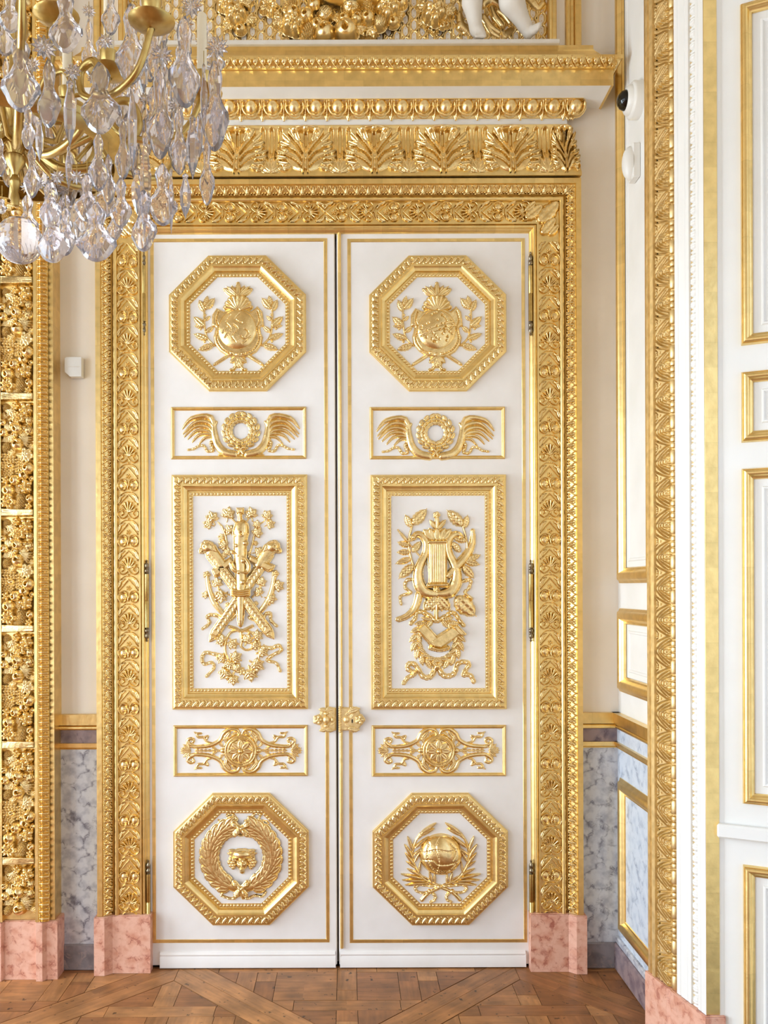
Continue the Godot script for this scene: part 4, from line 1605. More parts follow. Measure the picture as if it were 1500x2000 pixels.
	for q in [[[650, 1310, 570, 1330, 530, 1400, 525, 1480, 560, 1570, 640, 1640]], [[650, 1310, 730, 1330, 790, 1400, 800, 1490, 770, 1580, 700, 1640]], [[650, 1320, 655, 1400, 650, 1440, 690, 1470, 740, 1460]]]:
		S("vine_stem", q[0], 8, 6, 12)
	for q in [[498, 1392, 48, -60], [585, 1420, 44, 150], [700, 1385, 46, 20], [780, 1355, 44, 60], [765, 1430, 40, 120], [822, 1480, 48, 70], [495, 1535, 40, -90], [605, 1530, 50, 60], [560, 1585, 46, 190], [775, 1590, 58, 120], [525, 1655, 52, -140], [615, 1615, 44, 30], [588, 1702, 44, 180], [722, 1660, 58, 170], [655, 1640, 30, 90]]:
		K("vine", "vine_leaf", q[0], q[1], q[2], q[3])
	RB([500, 1515, 430, 1500, 370, 1490, 340, 1530, 355, 1580, 420, 1570, 432, 1615, 375, 1680], 13, 14)
	RB([840, 1450, 900, 1455, 950, 1435, 970, 1475, 900, 1515, 860, 1555, 930, 1575, 962, 1640], 13, 14)

func lyre(d: Node3D) -> void:
	ornament("lyre_trophy", d, 690, 910, 4.083, 0.001)
	for s in [[490, 830, 452, 720, 440, 600, 470, 470], [845, 810, 895, 720, 905, 620, 870, 480]]:
		S("branch", s, 10, 7, 16)
	for q in [[470, 470, 580, 350, .5], [460, 490, 415, 395, .5], [445, 640, 355, 610, .5], [450, 690, 350, 690, .45], [458, 740, 340, 780, .42], [475, 790, 365, 895, .45], [470, 690, 535, 605, .5], [440, 600, 500, 560, .45], [870, 480, 752, 360, .5], [880, 500, 910, 400, .5], [890, 760, 1005, 715, .45], [890, 765, 1000, 790, .45], [870, 800, 955, 895, .5], [900, 600, 800, 580, .5], [850, 690, 785, 610, .5], [470, 470, 545, 420, .4]]:
		L(q[0], q[1], q[2], q[3], q[4], "oak" if q[4] > 0.44 else "laurel")
	S("arrow_shaft", [355, 512, 430, 605, 600, 805, 760, 985, 850, 1090], 6, 6, 10)
	L(440, 615, 355, 512, 0.3, "blade", "arrow_head")
	L(810, 1050, 965, 1195, 0.62, "oak", "arrow_feather")
	RB([495, 905, 425, 915, 410, 970, 455, 1015, 375, 1040, 378, 1105], 14, 15)
	RB([835, 935, 900, 915, 935, 920, 915, 985, 885, 1010, 942, 1062], 14, 15)
	zo = 8
	SV("horn", [752, 880, 830, 795, 900, 715, 945, 620, 950, 520], [22, 32, 30, 20, 9], 0.9)
	SV("horn", [520, 1030, 490, 1130, 430, 1195, 360, 1225], [26, 24, 17, 14], 0.9)
	E("horn_tip", 362, 1224, 22, 14, 22)
	zo = 14
	for s: float in [1.0, -1.0]:
		var f := func(x: float) -> float: return 666.0 + (x - 666.0) * s
		SV("lyre_arm", [f.call(478), 568, f.call(505), 548, f.call(545), 560, f.call(580), 615, f.call(572), 700, f.call(535), 780, f.call(513), 850, f.call(520), 940, f.call(570), 1010, f.call(666), 1025], [14, 18, 22, 25, 24, 28, 32, 42, 40, 26], 0.7)
		E("lyre_boss", f.call(478), 572, 18, 18, 24)
		for q in [[540, 880, 510, 830], [520, 930, 505, 860], [560, 980, 520, 950], [620, 1010, 570, 985]]:
			L(f.call(q[0]), q[1], f.call(q[2]), q[3], 0.5)
	zo = 20
	P("string_plate", [595, 604, 736, 600, 736, 938, 600, 942], 12)
	zo = 26
	for i in 7:
		S("lyre_string", [615 + i * 17.3, 630, 618 + i * 17.0, 930], 5.5, 5.5, 12)
	S("yoke", [600, 612, 732, 610], 13, 13, 18)
	S("sound_box", [600, 955, 740, 952], 14, 14, 18)
	K("rose", "rosette", 658, 990, 24)
	zo = 14
	for q in [[620, 590, 562, 515, .6], [640, 595, 605, 505, .6], [665, 598, 665, 500, .6], [690, 595, 725, 505, .6], [712, 590, 772, 512, .6]]:
		L(q[0], q[1], q[2], q[3], q[4], "laurel", "lotus_petal")
	for q in [[665, 510, 610, 438, .35], [665, 510, 730, 438, .35], [665, 510, 665, 400, .3]]:
		L(q[0], q[1], q[2], q[3], q[4], "laurel", "lotus_petal")
	K("rose", "finial", 662, 395, 26)
	zo = 6
	for q in [[660, 1045, 565, 1145, .55], [660, 1050, 622, 1150, .5], [665, 1050, 700, 1152, .5], [668, 1045, 758, 1145, .55], [660, 1040, 590, 1085, .5], [668, 1040, 735, 1085, .5]]:
		L(q[0], q[1], q[2], q[3], q[4], "oak")
	S("stem", [660, 1110, 658, 1180, 660, 1235], 14, 10, 22)
	RB([650, 1235, 590, 1190, 540, 1165, 495, 1175, 490, 1215, 455, 1258], 13, 15)
	RB([670, 1235, 730, 1205, 775, 1175, 810, 1185, 845, 1240, 875, 1275], 13, 15)
	zo = 2
	for s: float in [1.0, -1.0]:
		for i in 9:
			var a := deg_to_rad(-76 + i * 19.0)
			var p := Vector2(665 + s * cos(a) * 165, 1400 + sin(a) * 172)
			var t := Vector2(-s * sin(a), cos(a))
			var n := Vector2(s * cos(a), sin(a))
			L(p.x, p.y, p.x + t.x * 74 + n.x * 40, p.y + t.y * 74 + n.y * 40, 0.46, "oak")
			L(p.x, p.y, p.x + t.x * 60 - n.x * 44, p.y + t.y * 60 - n.y * 44, 0.46, "oak")
	zo = 14
	P("pipe", [505, 1310, 560, 1255, 680, 1390, 625, 1445], 22)
	P("pipe", [635, 1445, 610, 1395, 780, 1285, 880, 1340, 850, 1360, 830, 1355, 690, 1455], 24)
	P("pipe_mouth", [780, 1285, 815, 1268, 888, 1345, 850, 1362], 30)
	S("binding", [612, 1450, 680, 1466, 745, 1452], 14, 14, 26)
	zo = 4
	RB([660, 1595, 620, 1670, 585, 1690, 540, 1670, 490, 1590, 440, 1580, 430, 1620, 485, 1655, 430, 1690, 395, 1735], 15, 17)
	RB([665, 1595, 700, 1660, 750, 1680, 800, 1655, 825, 1585, 880, 1565, 915, 1590, 880, 1655, 930, 1675, 955, 1725], 15, 17)
	P("tag", [755, 1530, 800, 1560, 775, 1590, 735, 1565], 12)
	E("pearl", 880, 1665, 18, 18, 22)

func rosette_scroll(d: Node3D, px: float, py: float) -> void:
	ornament("rosette_scroll", d, px, py, 3.488, 0.001)
	for s: float in [1.0, -1.0]:
		for t: float in [1.0, -1.0]:
			SV("scroll", [s * 8, t * 108, s * 25, t * 138, s * 70, t * 146, s * 115, t * 118, s * 142, t * 70, s * 210, t * 36, s * 300, t * 26, s * 340, t * 30], [8, 12, 14, 15, 14, 15, 13, 8], 0.9)
			SV("volute", [s * 300, t * 24, s * 345, t * 42, s * 362, t * 66, s * 345, t * 82, s * 322, t * 76, s * 326, t * 58], [8, 12, 11, 10, 9, 8], 0.9)
			SV("tendril", [s * 180, t * 48, s * 230, t * 60, s * 255, t * 90, s * 290, t * 92, s * 300, t * 115, s * 270, t * 118], [6, 7, 8, 8, 7, 6], 1.0)
			SV("tendril", [s * 255, t * 90, s * 225, t * 100, s * 232, t * 78], [6, 6, 5], 1.0)
			L(s * 290, t * 110, s * 320, t * 128, .4)
			for q in [[70, 132, 120, 70, .4], [110, 110, 95, 40, .4], [30, 125, 66, 104, .5], [150, 55, 120, 25, .5], [140, 72, 108, 90, .5], [200, 26, 160, 6, .4]]:
				L(s * q[0], t * q[1], s * q[2], t * q[3], q[4])
			for q in [[350, 2, 408, 16, .5], [345, 6, 392, 42, .45], [350, 10, 370, 64, .4]]:
				L(s * q[0], t * q[1], s * q[2], t * q[3], q[4], "laurel", "palmette_petal")
		L(s * 345, 0, s * 412, 0, 0.45, "laurel", "palmette_petal")
		for i in 6:
			L(s * (140 + i * 28), 0, s * (175 + i * 28), 0, 0.5)
		E("boss", s * 120, 0, 22, 18, 18)
	zo = 4
	var r := Relief.new(-120, -120, 120, 120, 4.4)
	r.ell(0, 0, 110, 108, 0, 22)
	r.ring(0, 0, 102, 10, 22)
	r.ring(0, 0, 84, 7, 28)
	piece("rosette_disc", r)
	zo = 22
	for i in 8:
		var a := TAU * i / 8
		L(cos(a) * 16, sin(a) * 16, cos(a) * 80, sin(a) * 80, 0.72, "laurel", "petal")
	for i in 8:
		var a := TAU * (i + 0.5) / 8
		L(cos(a) * 8, sin(a) * 8, cos(a) * 46, sin(a) * 46, 0.7, "laurel", "petal")
	zo = 28
	E("rosette_eye", 0, 0, 18, 18, 22)

func laurel_wreath(d: Node3D) -> void:
	ornament("laurel_wreath", d, 310, 1380, 3.488, 0.001)
	var c := Vector2(558, 1022)
	for s: float in [1.0, -1.0]:
		var p := []
		for i in 9:
			var a := deg_to_rad(78 - i * 19.5)
			p.append_array([c.x + s * cos(a) * 212, c.y + sin(a) * 214])
		var r := relief_for(smooth(p), 40)
		r.line(smooth(p), 34, 30, 26)
		piece("wreath_core", r)
	zo = 12
	for s: float in [1.0, -1.0]:
		for i in 11:
			var a := deg_to_rad(66 - i * 13.2)
			var n := Vector2(s * cos(a), sin(a))
			var t := Vector2(s * sin(a), -cos(a))
			var q := c + n * 212
			for k in [[-34.0, 62.0, -52.0], [-12.0, 72.0, -16.0], [14.0, 74.0, 22.0], [34.0, 64.0, 56.0]]:
				var b: Vector2 = q + n * k[0] * 0.6 - t * 12
				var e: Vector2 = q + n * k[2] + t * k[1]
				L(b.x, b.y, e.x, e.y, 0.62)
			if i % 3 == 1:
				K("apple", "berry", q.x - n.x * 56, q.y - n.y * 56, 11)
	zo = 34
	for s: float in [1.0, -1.0]:
		for o in [0, 1]:
			RB([558 - s * 48, 790 + o * 12, 558, 828, 558 + s * 40, 868 - o * 12], 11, 12)
			RB([558 - s * 44, 1192 + o * 10, 558 + s * 2, 1240, 558 + s * 34, 1282 - o * 12], 11, 12)
	zo = 0
	RB([530, 770, 500, 735, 465, 740, 470, 770, 430, 790, 405, 775], 9, 10)
	RB([620, 775, 650, 735, 690, 735, 680, 775, 730, 785, 745, 800], 9, 10)
	RB([520, 870, 560, 880, 610, 870, 620, 890, 580, 880], 8, 10)
	RB([545, 1285, 500, 1310, 450, 1300, 420, 1285, 440, 1265], 10, 12)
	RB([580, 1285, 600, 1310, 650, 1290, 700, 1295, 725, 1265], 10, 12)
	S("tassel", [560, 1270, 570, 1310], 16, 8, 20)
	# small winged-cap mask
	ornament("winged_mask", d, 310, 1380, 3.488, 0.001)
	var h := Relief.new(480, 960, 650, 1140, 3.4)
	h.ell(565, 1066, 42, 50, 0, 42)
	h.ell(565, 1098, 24, 20, 0, 44)
	h.seg(565, 1050, 8, 50, 565, 1078, 10, 56)
	h.seg(535, 1046, 8, 40, 556, 1044, 6, 44)
	h.seg(595, 1046, 8, 40, 574, 1044, 6, 44)
	h.groove(pv([544, 1056, 552, 1056]), 7, 9)
	h.groove(pv([578, 1056, 586, 1056]), 7, 9)
	h.groove(pv([552, 1092, 578, 1092]), 4, 8)
	h.seg(565, 1105, 14, 30, 565, 1126, 16, 14)
	piece("face", h)
	zo = 10
	E("cap", 565, 1006, 62, 34, 36)
	S("cap_brim", [505, 1030, 565, 1016, 625, 1030], 9, 9, 34)
	for s: float in [1.0, -1.0]:
		for q in [[20, 1012, 95, 1000], [22, 1000, 88, 978], [20, 1018, 84, 1022]]:
			L(565 + s * q[0], q[1], 565 + s * q[2], q[3], 0.4, "laurel", "wing_feather")
		for q in [[52, 1046, 17], [74, 1040, 16], [64, 1062, 17], [84, 1060, 15], [56, 1080, 16], [76, 1080, 14], [60, 1096, 13]]:
			K("apple", "hair_curl", 565 + s * q[0], q[1], q[2])

func globe_and_palms(d: Node3D) -> void:
	ornament("palm_branches", d, 680, 1380, 3.571, 0.001)
	for s: float in [1.0, -1.0]:
		var f := func(x: float) -> float: return 642.0 + (x - 642.0) * s
		SV("palm_rib", [f.call(625), 1250, f.call(520), 1200, f.call(455), 1100, f.call(450), 990, f.call(500), 890, f.call(590), 830], [9, 9, 8, 8, 7, 4], 1.2)
		for q in [[500, 890, 612, 812, .34], [490, 905, 600, 850, .34], [470, 930, 530, 880, .36], [455, 990, 560, 905, .3], [450, 1010, 410, 905, .34], [450, 1040, 520, 985, .36], [450, 1060, 388, 960, .34], [455, 1090, 500, 1010, .36], [460, 1110, 392, 1020, .34], [470, 1130, 400, 1080, .34], [490, 1165, 500, 1080, .34], [500, 1180, 405, 1130, .34], [520, 1200, 362, 1168, .26], [540, 1215, 370, 1210, .24], [560, 1225, 390, 1245, .24], [580, 1235, 560, 1150, .36], [600, 1240, 598, 1165, .4], [500, 1180, 560, 1205, .3]]:
			L(f.call(q[0]), q[1], f.call(q[2]), q[3], q[4], "blade", "palm_leaflet")
		RB([f.call(620), 1255, f.call(560), 1250, f.call(490), 1245, f.call(462), 1275, f.call(500), 1300, f.call(560), 1295], 11, 13)
		RB([f.call(560), 1285, f.call(600), 1320, f.call(598), 1350, f.call(570), 1365], 11, 13)
		SV("stalk", [f.call(660), 1255, f.call(560), 1300, f.call(510), 1350], [11, 12, 13], 1.0)
	E("knot", 630, 1256, 22, 16, 26)
	zo = 2
	var r := Relief.new(490, 880, 800, 1190, 4.2)
	r.ell(642, 1032, 146, 142, 0, 92)
	r.groove(smooth([510, 1010, 600, 980, 700, 990, 780, 970]), 4, 5)
	r.groove(smooth([505, 1060, 580, 1050, 620, 1080, 720, 1075, 775, 1060]), 5, 5)
	r.groove(smooth([640, 895, 600, 960, 620, 1050, 600, 1160]), 4, 5)
	r.groove(smooth([560, 940, 540, 1010, 570, 1100, 640, 1150, 700, 1120, 740, 1080]), 5, 6)
	r.groove(smooth([700, 940, 740, 1000, 720, 1050]), 5, 5)
	r.groove(smooth([580, 1110, 660, 1130, 740, 1120]), 4, 5)
	piece("globe", r)

func hinges(d: Node3D, i: int) -> void:
	for q in [[490, 655], [1093, 1254], [1680, 1846]]:
		var px: float = [[280.0, 1037.0], [286.0, 1037.5], [289.0, 1038.5]][[490, 1093, 1680].find(q[0])][i]
		var a := W(px, q[0], 0.03)
		var b := W(px, q[1], 0.03)
		var o := part("hinge", d, Vector3((a.x + b.x) / 2, b.y, 0.022))
		var h := a.y - b.y
		var fin := [Vector2(0.001, 0), Vector2(0.006, 0.006), Vector2(0.003, 0.012), Vector2(0.009, 0.022), Vector2(0.009, 0.032), Vector2(0.005, 0.04), Vector2(0.010, 0.048), Vector2(0.010, 0.056), Vector2(0.004, 0.062), Vector2(0.0095, 0.066)]
		var top := []
		for k in range(fin.size() - 1, -1, -1):
			top.append(Vector2(fin[k].x, h - fin[k].y))
		mi("barrel", lathe([Vector2(0.0095, 0.066), Vector2(0.0095, h * 0.5 - 0.002), Vector2(0.008, h * 0.5), Vector2(0.0095, h * 0.5 + 0.002), Vector2(0.0095, h - 0.066)], 12), M.brass, o)
		mi("finial", lathe(fin, 12), M.steel, o)
		mi("finial", lathe(top, 12), M.steel, o)
		mi("hinge_leaf", bxm(Vector3(-0.006, 0.03, -0.03), Vector3(0.006, h - 0.03, -0.002), 0.002), M.steel, o)

func locks(d1: Node3D, d2: Node3D) -> void:
	ornament("lock_plate", d1, 590, 1360, 10, 0.003)
	curm = M.gold_matt
	P("plate", [400, 240, 655, 225, 655, 660, 400, 655, 350, 560, 345, 340], 60, 20)
	zo = 50
	for q in [[480, 270, 340, 250, .5], [470, 260, 620, 240, .5], [480, 640, 345, 660, .5], [470, 650, 620, 650, .5], [560, 330, 640, 420, .5], [560, 560, 640, 480, .5], [520, 330, 620, 300, .6], [520, 580, 620, 600, .6]]:
		L(q[0], q[1], q[2], q[3], q[4], "oak")
	E("boss", 470, 450, 75, 85, 90)
	for q in [[470, 330, 50, 40], [470, 570, 50, 40], [590, 450, 40, 60]]:
		E("boss", q[0], q[1], q[2], q[3], 60)
	zo = 60
	K("rose", "knob", 315, 450, 95)
	ornament("lock_plate", d2, 590, 1360, 10, 0.003)
	curm = M.gold_matt
	P("plate", [720, 210, 1000, 235, 1100, 260, 1150, 400, 1150, 560, 1090, 650, 980, 660, 720, 670], 70, 20)
	zo = 60
	for k in 11:
		E("bead", 745, 215 + k * 46, 26, 20, 40)
	for q in [[900, 300, 1110, 240, .5], [880, 280, 800, 240, .6], [900, 620, 1100, 650, .5], [880, 620, 800, 640, .6], [840, 360, 960, 300, .5], [840, 540, 960, 610, .5], [1000, 330, 930, 430, .5]]:
		L(q[0], q[1], q[2], q[3], q[4], "oak")
	E("boss", 860, 450, 60, 70, 60)
	zo = 66
	P("keyhole", [965, 440, 990, 440, 992, 480, 985, 520, 968, 520, 962, 480], 8, 4)
	(cur.get_child(cur.get_child_count() - 1) as MeshInstance3D).material_override = M.dark
	zo = 70
	K("rose", "knob", 1120, 450, 98)

# ------------------------------------------------------------------ fruit pilaster on the left
func build_pilaster() -> void:
	var zf := 0.10
	var xr := W(105, 1150, zf).x
	var xc := W(38.5, 1150, zf).x
	var hw := xr - xc
	var y0 := 0.262
	var o := thing("carved_pilaster", "tall gilded pilaster carved with bands of fruit and flowers", "pilaster", Vector3(xc, y0, 0))
	var k := (D0 - zf) / F
	var h := TOP - y0 - 0.02
	# plan profile across the pilaster, from the right edge to the left
	var pts := [Vector2(hw, 0), Vector2(hw, zf)]
	var half := [[57.0, 0.0], [56.0, 0.014], [39.0, 0.022], [37.5, 0.026], [32.0, 0.026], [31.4, -0.003]]
	for q in half:
		pts.append(Vector2(q[0] * k, zf + q[1]))
	for i in range(half.size() - 1, -1, -1):
		pts.append(Vector2(-half[i][0] * k, zf + half[i][1]))
	pts += [Vector2(-hw, zf), Vector2(-hw, 0)]
	var b := MB.new()
	for i in pts.size() - 1:
		var p: Vector2 = pts[i]
		var q: Vector2 = pts[i + 1]
		var t := (q - p).normalized()
		b.flat(Vector3(p.x, 0, p.y), Vector3(q.x, 0, q.y), Vector3(q.x, h, q.y), Vector3(p.x, h, p.y), Vector3(t.y, 0, -t.x))
	mi("shaft", b.done(), M.gold_flat, o)
	# ribbed bands
	var n := int(h / (13.6 * k))
	var hidden := []
	for s: float in [-1.0, 1.0]:
		var xa := Vector3(-0.97 * s, 0, 0.24).normalized() * -1.0
		for i in n:
			var ya := Vector3.UP * s
			var xf := Transform3D(Basis(xa * k, ya * k, xa.cross(ya).normalized() * k * 1.8), Vector3(s * 47.5 * k, (i + 0.5) * 13.6 * k, zf + 0.017))
			if s > 0:
				mi("tongue", U.tongue, M.gold, o, xf)
			else:
				hidden.append([U.tongue, xf])
	stuff(mi("tongue_row", join(hidden), M.gold, o))
	# fruit: [x, y in the enlarged view of one field, radius, kind, name, turn]
	var items := [[90, 370, 52, "cone", "ear_of_corn", 0], [222, 345, 48, "rose", "blossom", 0], [372, 390, 84, "rose", "blossom", 20], [165, 420, 70, "vine", "leaf", 160], [265, 500, 72, "flower", "blossom", 30], [412, 535, 60, "pear", "fig", 10], [245, 640, 72, "apple", "apple", 0], [405, 660, 64, "pear", "fig", -10],
		[120, 600, 85, "wheat", "ear_of_wheat", -30], [165, 755, 62, "vine", "leaf", 200], [255, 850, 76, "apple", "pomegranate", 120], [380, 780, 80, "wheat", "husk", 60], [365, 985, 95, "vine", "leaf", 100], [95, 880, 66, "cone", "pine_cone", 20], [110, 1060, 75, "grapes", "bunch_of_grapes", 0], [245, 1110, 70, "grapes", "bunch_of_grapes", 90], [100, 1200, 62, "grapes", "bunch_of_grapes", 40],
		[395, 1150, 78, "apple", "apple", 60], [328, 1248, 64, "apple", "plum", 200], [430, 1290, 40, "apple", "plum", 0], [218, 1310, 68, "apple", "apple", 30], [95, 1310, 54, "rose", "blossom", 0], [365, 1395, 88, "rose", "blossom", 40], [135, 1440, 76, "apple", "apple", 10], [235, 1430, 60, "vine", "leaf", 30],
		[130, 1590, 88, "flower", "blossom", 0], [290, 1590, 84, "cone", "pine_cone", 0], [410, 1548, 54, "apple", "plum", 70], [390, 1648, 48, "rose", "blossom", 0], [205, 1665, 50, "vine", "leaf", 170], [320, 470, 60, "vine", "leaf", 60], [330, 720, 60, "vine", "leaf", 20], [95, 760, 60, "wheat", "ear_of_wheat", 0], [165, 960, 54, "vine", "leaf", 300], [300, 1180, 44, "apple", "plum", 20], [160, 1120, 44, "apple", "plum", 90], [60, 1400, 50, "vine", "leaf", 280], [430, 880, 50, "vine", "leaf", 40], [60, 1500, 46, "vine", "leaf", 200], [70, 470, 46, "vine", "leaf", 240], [75, 690, 56, "apple", "apple", 40], [60, 560, 46, "apple", "plum", 90], [185, 560, 44, "apple", "plum", 140], [330, 640, 42, "apple", "plum", 10], [210, 720, 44, "apple", "plum", 45]]
	var yb := 1678.0
	while yb > -600.0:
		# one field hangs below the bundle at yb
		var bar := W(38.5, yb, zf)
		if bar.y < TOP - 0.1:
			mi("ribbon_bundle", U.bundle, M.gold, o, Transform3D(Basis().scaled(Vector3(k * 0.98, k * 1.05, k * 2.6)), Vector3(0, bar.y - y0, zf - 0.004)))
			for q in items:
				var py: float = yb + (q[1] - 240.0) / 6.67
				var y: float = EYE - (py - CY) * k - y0
				var sz: float = q[2] / 6.67 / 50.0 * k * 1.22
				if y < 0.012 + 50 * sz or py < -560:
					continue
				mi(q[4], U[q[3]], M.gold_matt if q[3] in ["vine", "wheat", "grapes", "cone"] else M.gold, o, Transform3D(Basis(Vector3(0, 0, 1), -deg_to_rad(q[5])).scaled(Vector3(sz, sz, sz * 1.9)), Vector3((q[0] / 6.67 - 38.5) * k, y, zf - 0.005 + (0.007 if q[3] in ["apple", "rose", "flower"] else 0.0))))
		yb -= 225.5
	var X := func(v: float) -> float: return xc + v * k
	plinth("pink marble plinth block under the fruit pilaster", [xr + 0.014, 0, xr + 0.014, zf + 0.01, X.call(52), zf + 0.012, X.call(46), zf + 0.03, X.call(34), zf + 0.03, X.call(31), zf + 0.012, X.call(-31), zf + 0.012, X.call(-34), zf + 0.03, X.call(-46), zf + 0.03, xc - hw - 0.014, zf + 0.01, xc - hw - 0.014, 0], y0)

# ------------------------------------------------------------------ casing and embrasure of the window in the right wall
func build_right_casing() -> void:
	var o := thing("trim_5", "carved gilded and white casing around the window embrasure", "window casing", Vector3.ZERO, "", true)
	var y0 := 0.268
	var y1 := TOP - 0.02
	var a := Vector2(1.160, 0.660)
	var e := Vector2(1.236, 1.0)
	var dir := (e - a).normalized()
	var nrm := Vector2(-dir.y, dir.x)   # towards the room
	# point of the base line that is seen at a pixel column
	var col := func(px: float) -> Vector2:
		var m := (px - CX) / F
		# a.x + t dx = m (D0 - a.y - t dy)
		var t := (m * (D0 - a.y) - a.x) / (dir.x + m * dir.y)
		return a + dir * t
	var strip := func(called: String, p0: float, p1: float, prof: Array, m: Material) -> void:
		# prof: [share across, relief] from the far to the near edge
		var q0: Vector2 = col.call(p0)
		var q1: Vector2 = col.call(p1)
		var b := MB.new()
		for i in prof.size() - 1:
			var u: Vector2 = q0.lerp(q1, prof[i][0]) + nrm * prof[i][1]
			var v: Vector2 = q0.lerp(q1, prof[i + 1][0]) + nrm * prof[i + 1][1]
			var t := (v - u).normalized()
			b.flat(Vector3(u.x, y0, u.y), Vector3(v.x, y0, v.y), Vector3(v.x, y1, v.y), Vector3(u.x, y1, u.y), Vector3(-t.y, 0, t.x))
		mi(called, b.done(), m, o)
	strip.call("outer_fillet", 1263.5, 1280.5, [[0.0, -0.12], [0.0, 0.0], [0.35, 0.004], [0.4, -0.004], [0.55, -0.004], [0.6, 0.006], [0.95, 0.006], [1.0, -0.010]], M.gold_matt)
	strip.call("band_ground", 1280.5, 1308.0, [[0.0, -0.016], [1.0, -0.016]], M.gold_matt)
	strip.call("bead_ground", 1308.0, 1319.5, [[0.0, -0.01], [1.0, -0.01], [1.0, 0.0]], M.gold_matt)
	strip.call("white_fascia", 1319.5, 1347.5, [[0.0, 0.0], [0.22, 0.0], [0.26, -0.004], [0.3, 0.0], [0.72, 0.0], [0.76, -0.003], [0.8, 0.0], [1.0, 0.0], [1.0, -0.009]], M.white_paint)
	strip.call("leaf_ground", 1347.5, 1360.5, [[0.0, -0.009], [1.0, -0.009], [1.0, 0.0]], M.gold_matt)
	strip.call("inner_fascia", 1360.5, 1376.5, [[0.0, 0.0], [0.3, 0.0], [0.36, -0.003], [0.42, 0.0], [1.0, 0.0]], M.white_paint)
	# the gilded edge that faces the door's opposite side
	var c0: Vector2 = col.call(1376.5)
	mi("gilded_edge", bxm(Vector3(c0.x, y0, c0.y - 0.06), Vector3(1.285, y1, c0.y), 0.002), M.gold_flat, o)
	# carved motifs
	var d3 := Vector3(dir.x, 0, dir.y)
	var n3 := Vector3(nrm.x, 0, nrm.y)
	var g0: Vector2 = col.call(1281.0)
	var g1: Vector2 = col.call(1308.0)
	var gm := (g0 + g1) / 2
	var gw := g0.distance_to(g1)
	var per := 0.1175
	var y := y0 + 0.06
	while y < y1 - 0.06:
		mi("interlaced_chevron", U.chevron, M.gold_matt, o, Transform3D(Basis(d3 * (gw / 102.0), Vector3.UP * (per / 134.0), d3.cross(Vector3.UP).normalized() * 0.0010), Vector3(gm.x, y, gm.y) + n3 * -0.016))
		y += per
	var b0: Vector2 = (col.call(1308.5) + col.call(1319.0)) / 2.0
	var bw: float = (col.call(1308.5) as Vector2).distance_to(col.call(1319.0))
	var longb := lathe([Vector2(0.001, -0.026), Vector2(0.010, -0.024), Vector2(0.0135, -0.018), Vector2(0.0135, 0.018), Vector2(0.010, 0.024), Vector2(0.001, 0.026)], 10)
	var shortb := lathe([Vector2(0.002, -0.010), Vector2(0.011, -0.007), Vector2(0.013, 0.0), Vector2(0.011, 0.007), Vector2(0.002, 0.010)], 10)
	y = y0 + 0.03
	while y < y1 - 0.05:
		for q in [[0.0, longb], [0.042, shortb], [0.064, shortb], [0.086, shortb]]:
			if y + q[0] < y1 - 0.03:
				mi("reel" if q[1] == longb else "bead", q[1], M.gold_matt, o, Transform3D(Basis(), Vector3(b0.x, y + q[0], b0.y) + n3 * -0.006))
		y += per * 1.09
	var l0: Vector2 = col.call(1347.5)
	var l1: Vector2 = col.call(1360.5)
	var lm := (l0 + l1) / 2
	var lw := l0.distance_to(l1)
	y = y0 + 0.02
	while y < y1 - 0.02:
		mi("scallop_leaf", U.scallop, M.white_paint, o, Transform3D(Basis(d3 * (lw / 13.0), Vector3.UP * 0.00175, d3.cross(Vector3.UP).normalized() * 0.0017), Vector3(lm.x, y, lm.y) + n3 * -0.009))
		y += 0.0415
	# plinth
	var out := func(p: Vector2, q: float) -> Array:
		var v := p + nrm * q
		return [v.x, v.y]
	var pl := []
	pl.append_array([RIGHT, a.y - 0.012])
	pl.append_array([a.x - 0.012, a.y - 0.012])
	pl.append_array(out.call(col.call(1304.0), 0.01))
	pl.append_array(out.call(col.call(1308.0), 0.004))
	pl.append_array(out.call(col.call(1312.0), 0.01))
	pl.append_array(out.call(col.call(1350.0), 0.012))
	pl.append_array([e.x - 0.006, e.y + 0.012, 1.30, e.y + 0.012, 1.30, 0.9, RIGHT, 0.9])
	plinth("pale pink marble plinth block under the carved window casing", pl, y0)
	# panelled lining of the embrasure
	var lin := thing("trim_6", "white panelled embrasure lining with gilded panel frames", "panelling", Vector3.ZERO, "", true)
	var p0 := Vector2(1.272, 0.985)
	var ld := Vector2(1.0, 0.49).normalized()
	var turn := Transform3D(Basis(Vector3(ld.x, 0, ld.y), Vector3.UP, Vector3(ld.x, 0, ld.y).cross(Vector3.UP)), Vector3(p0.x, 0, p0.y))
	mi("lining_board", bxm(Vector3(0, 0, -0.05), Vector3(0.80, TOP, 0), 0), M.white_paint, lin, turn)
	var u0 := 0.092
	var u1 := 0.66
	var yq := func(py: float) -> float: return EYE - (py - CY) * 2.978 / F
	var prof := [Vector2(0, 0), Vector2(0, 0.006), Vector2(0.004, 0.016)] + rounded(0.006, 0.026, 0.014, 0.008) + [Vector2(0.029, 0.010), Vector2(0.036, 0.008), Vector2(0.038, 0.001)]
	var thin := [Vector2(0, 0), Vector2(0.004, 0.007), Vector2(0.008, 0.007), Vector2(0.014, 0.0)]
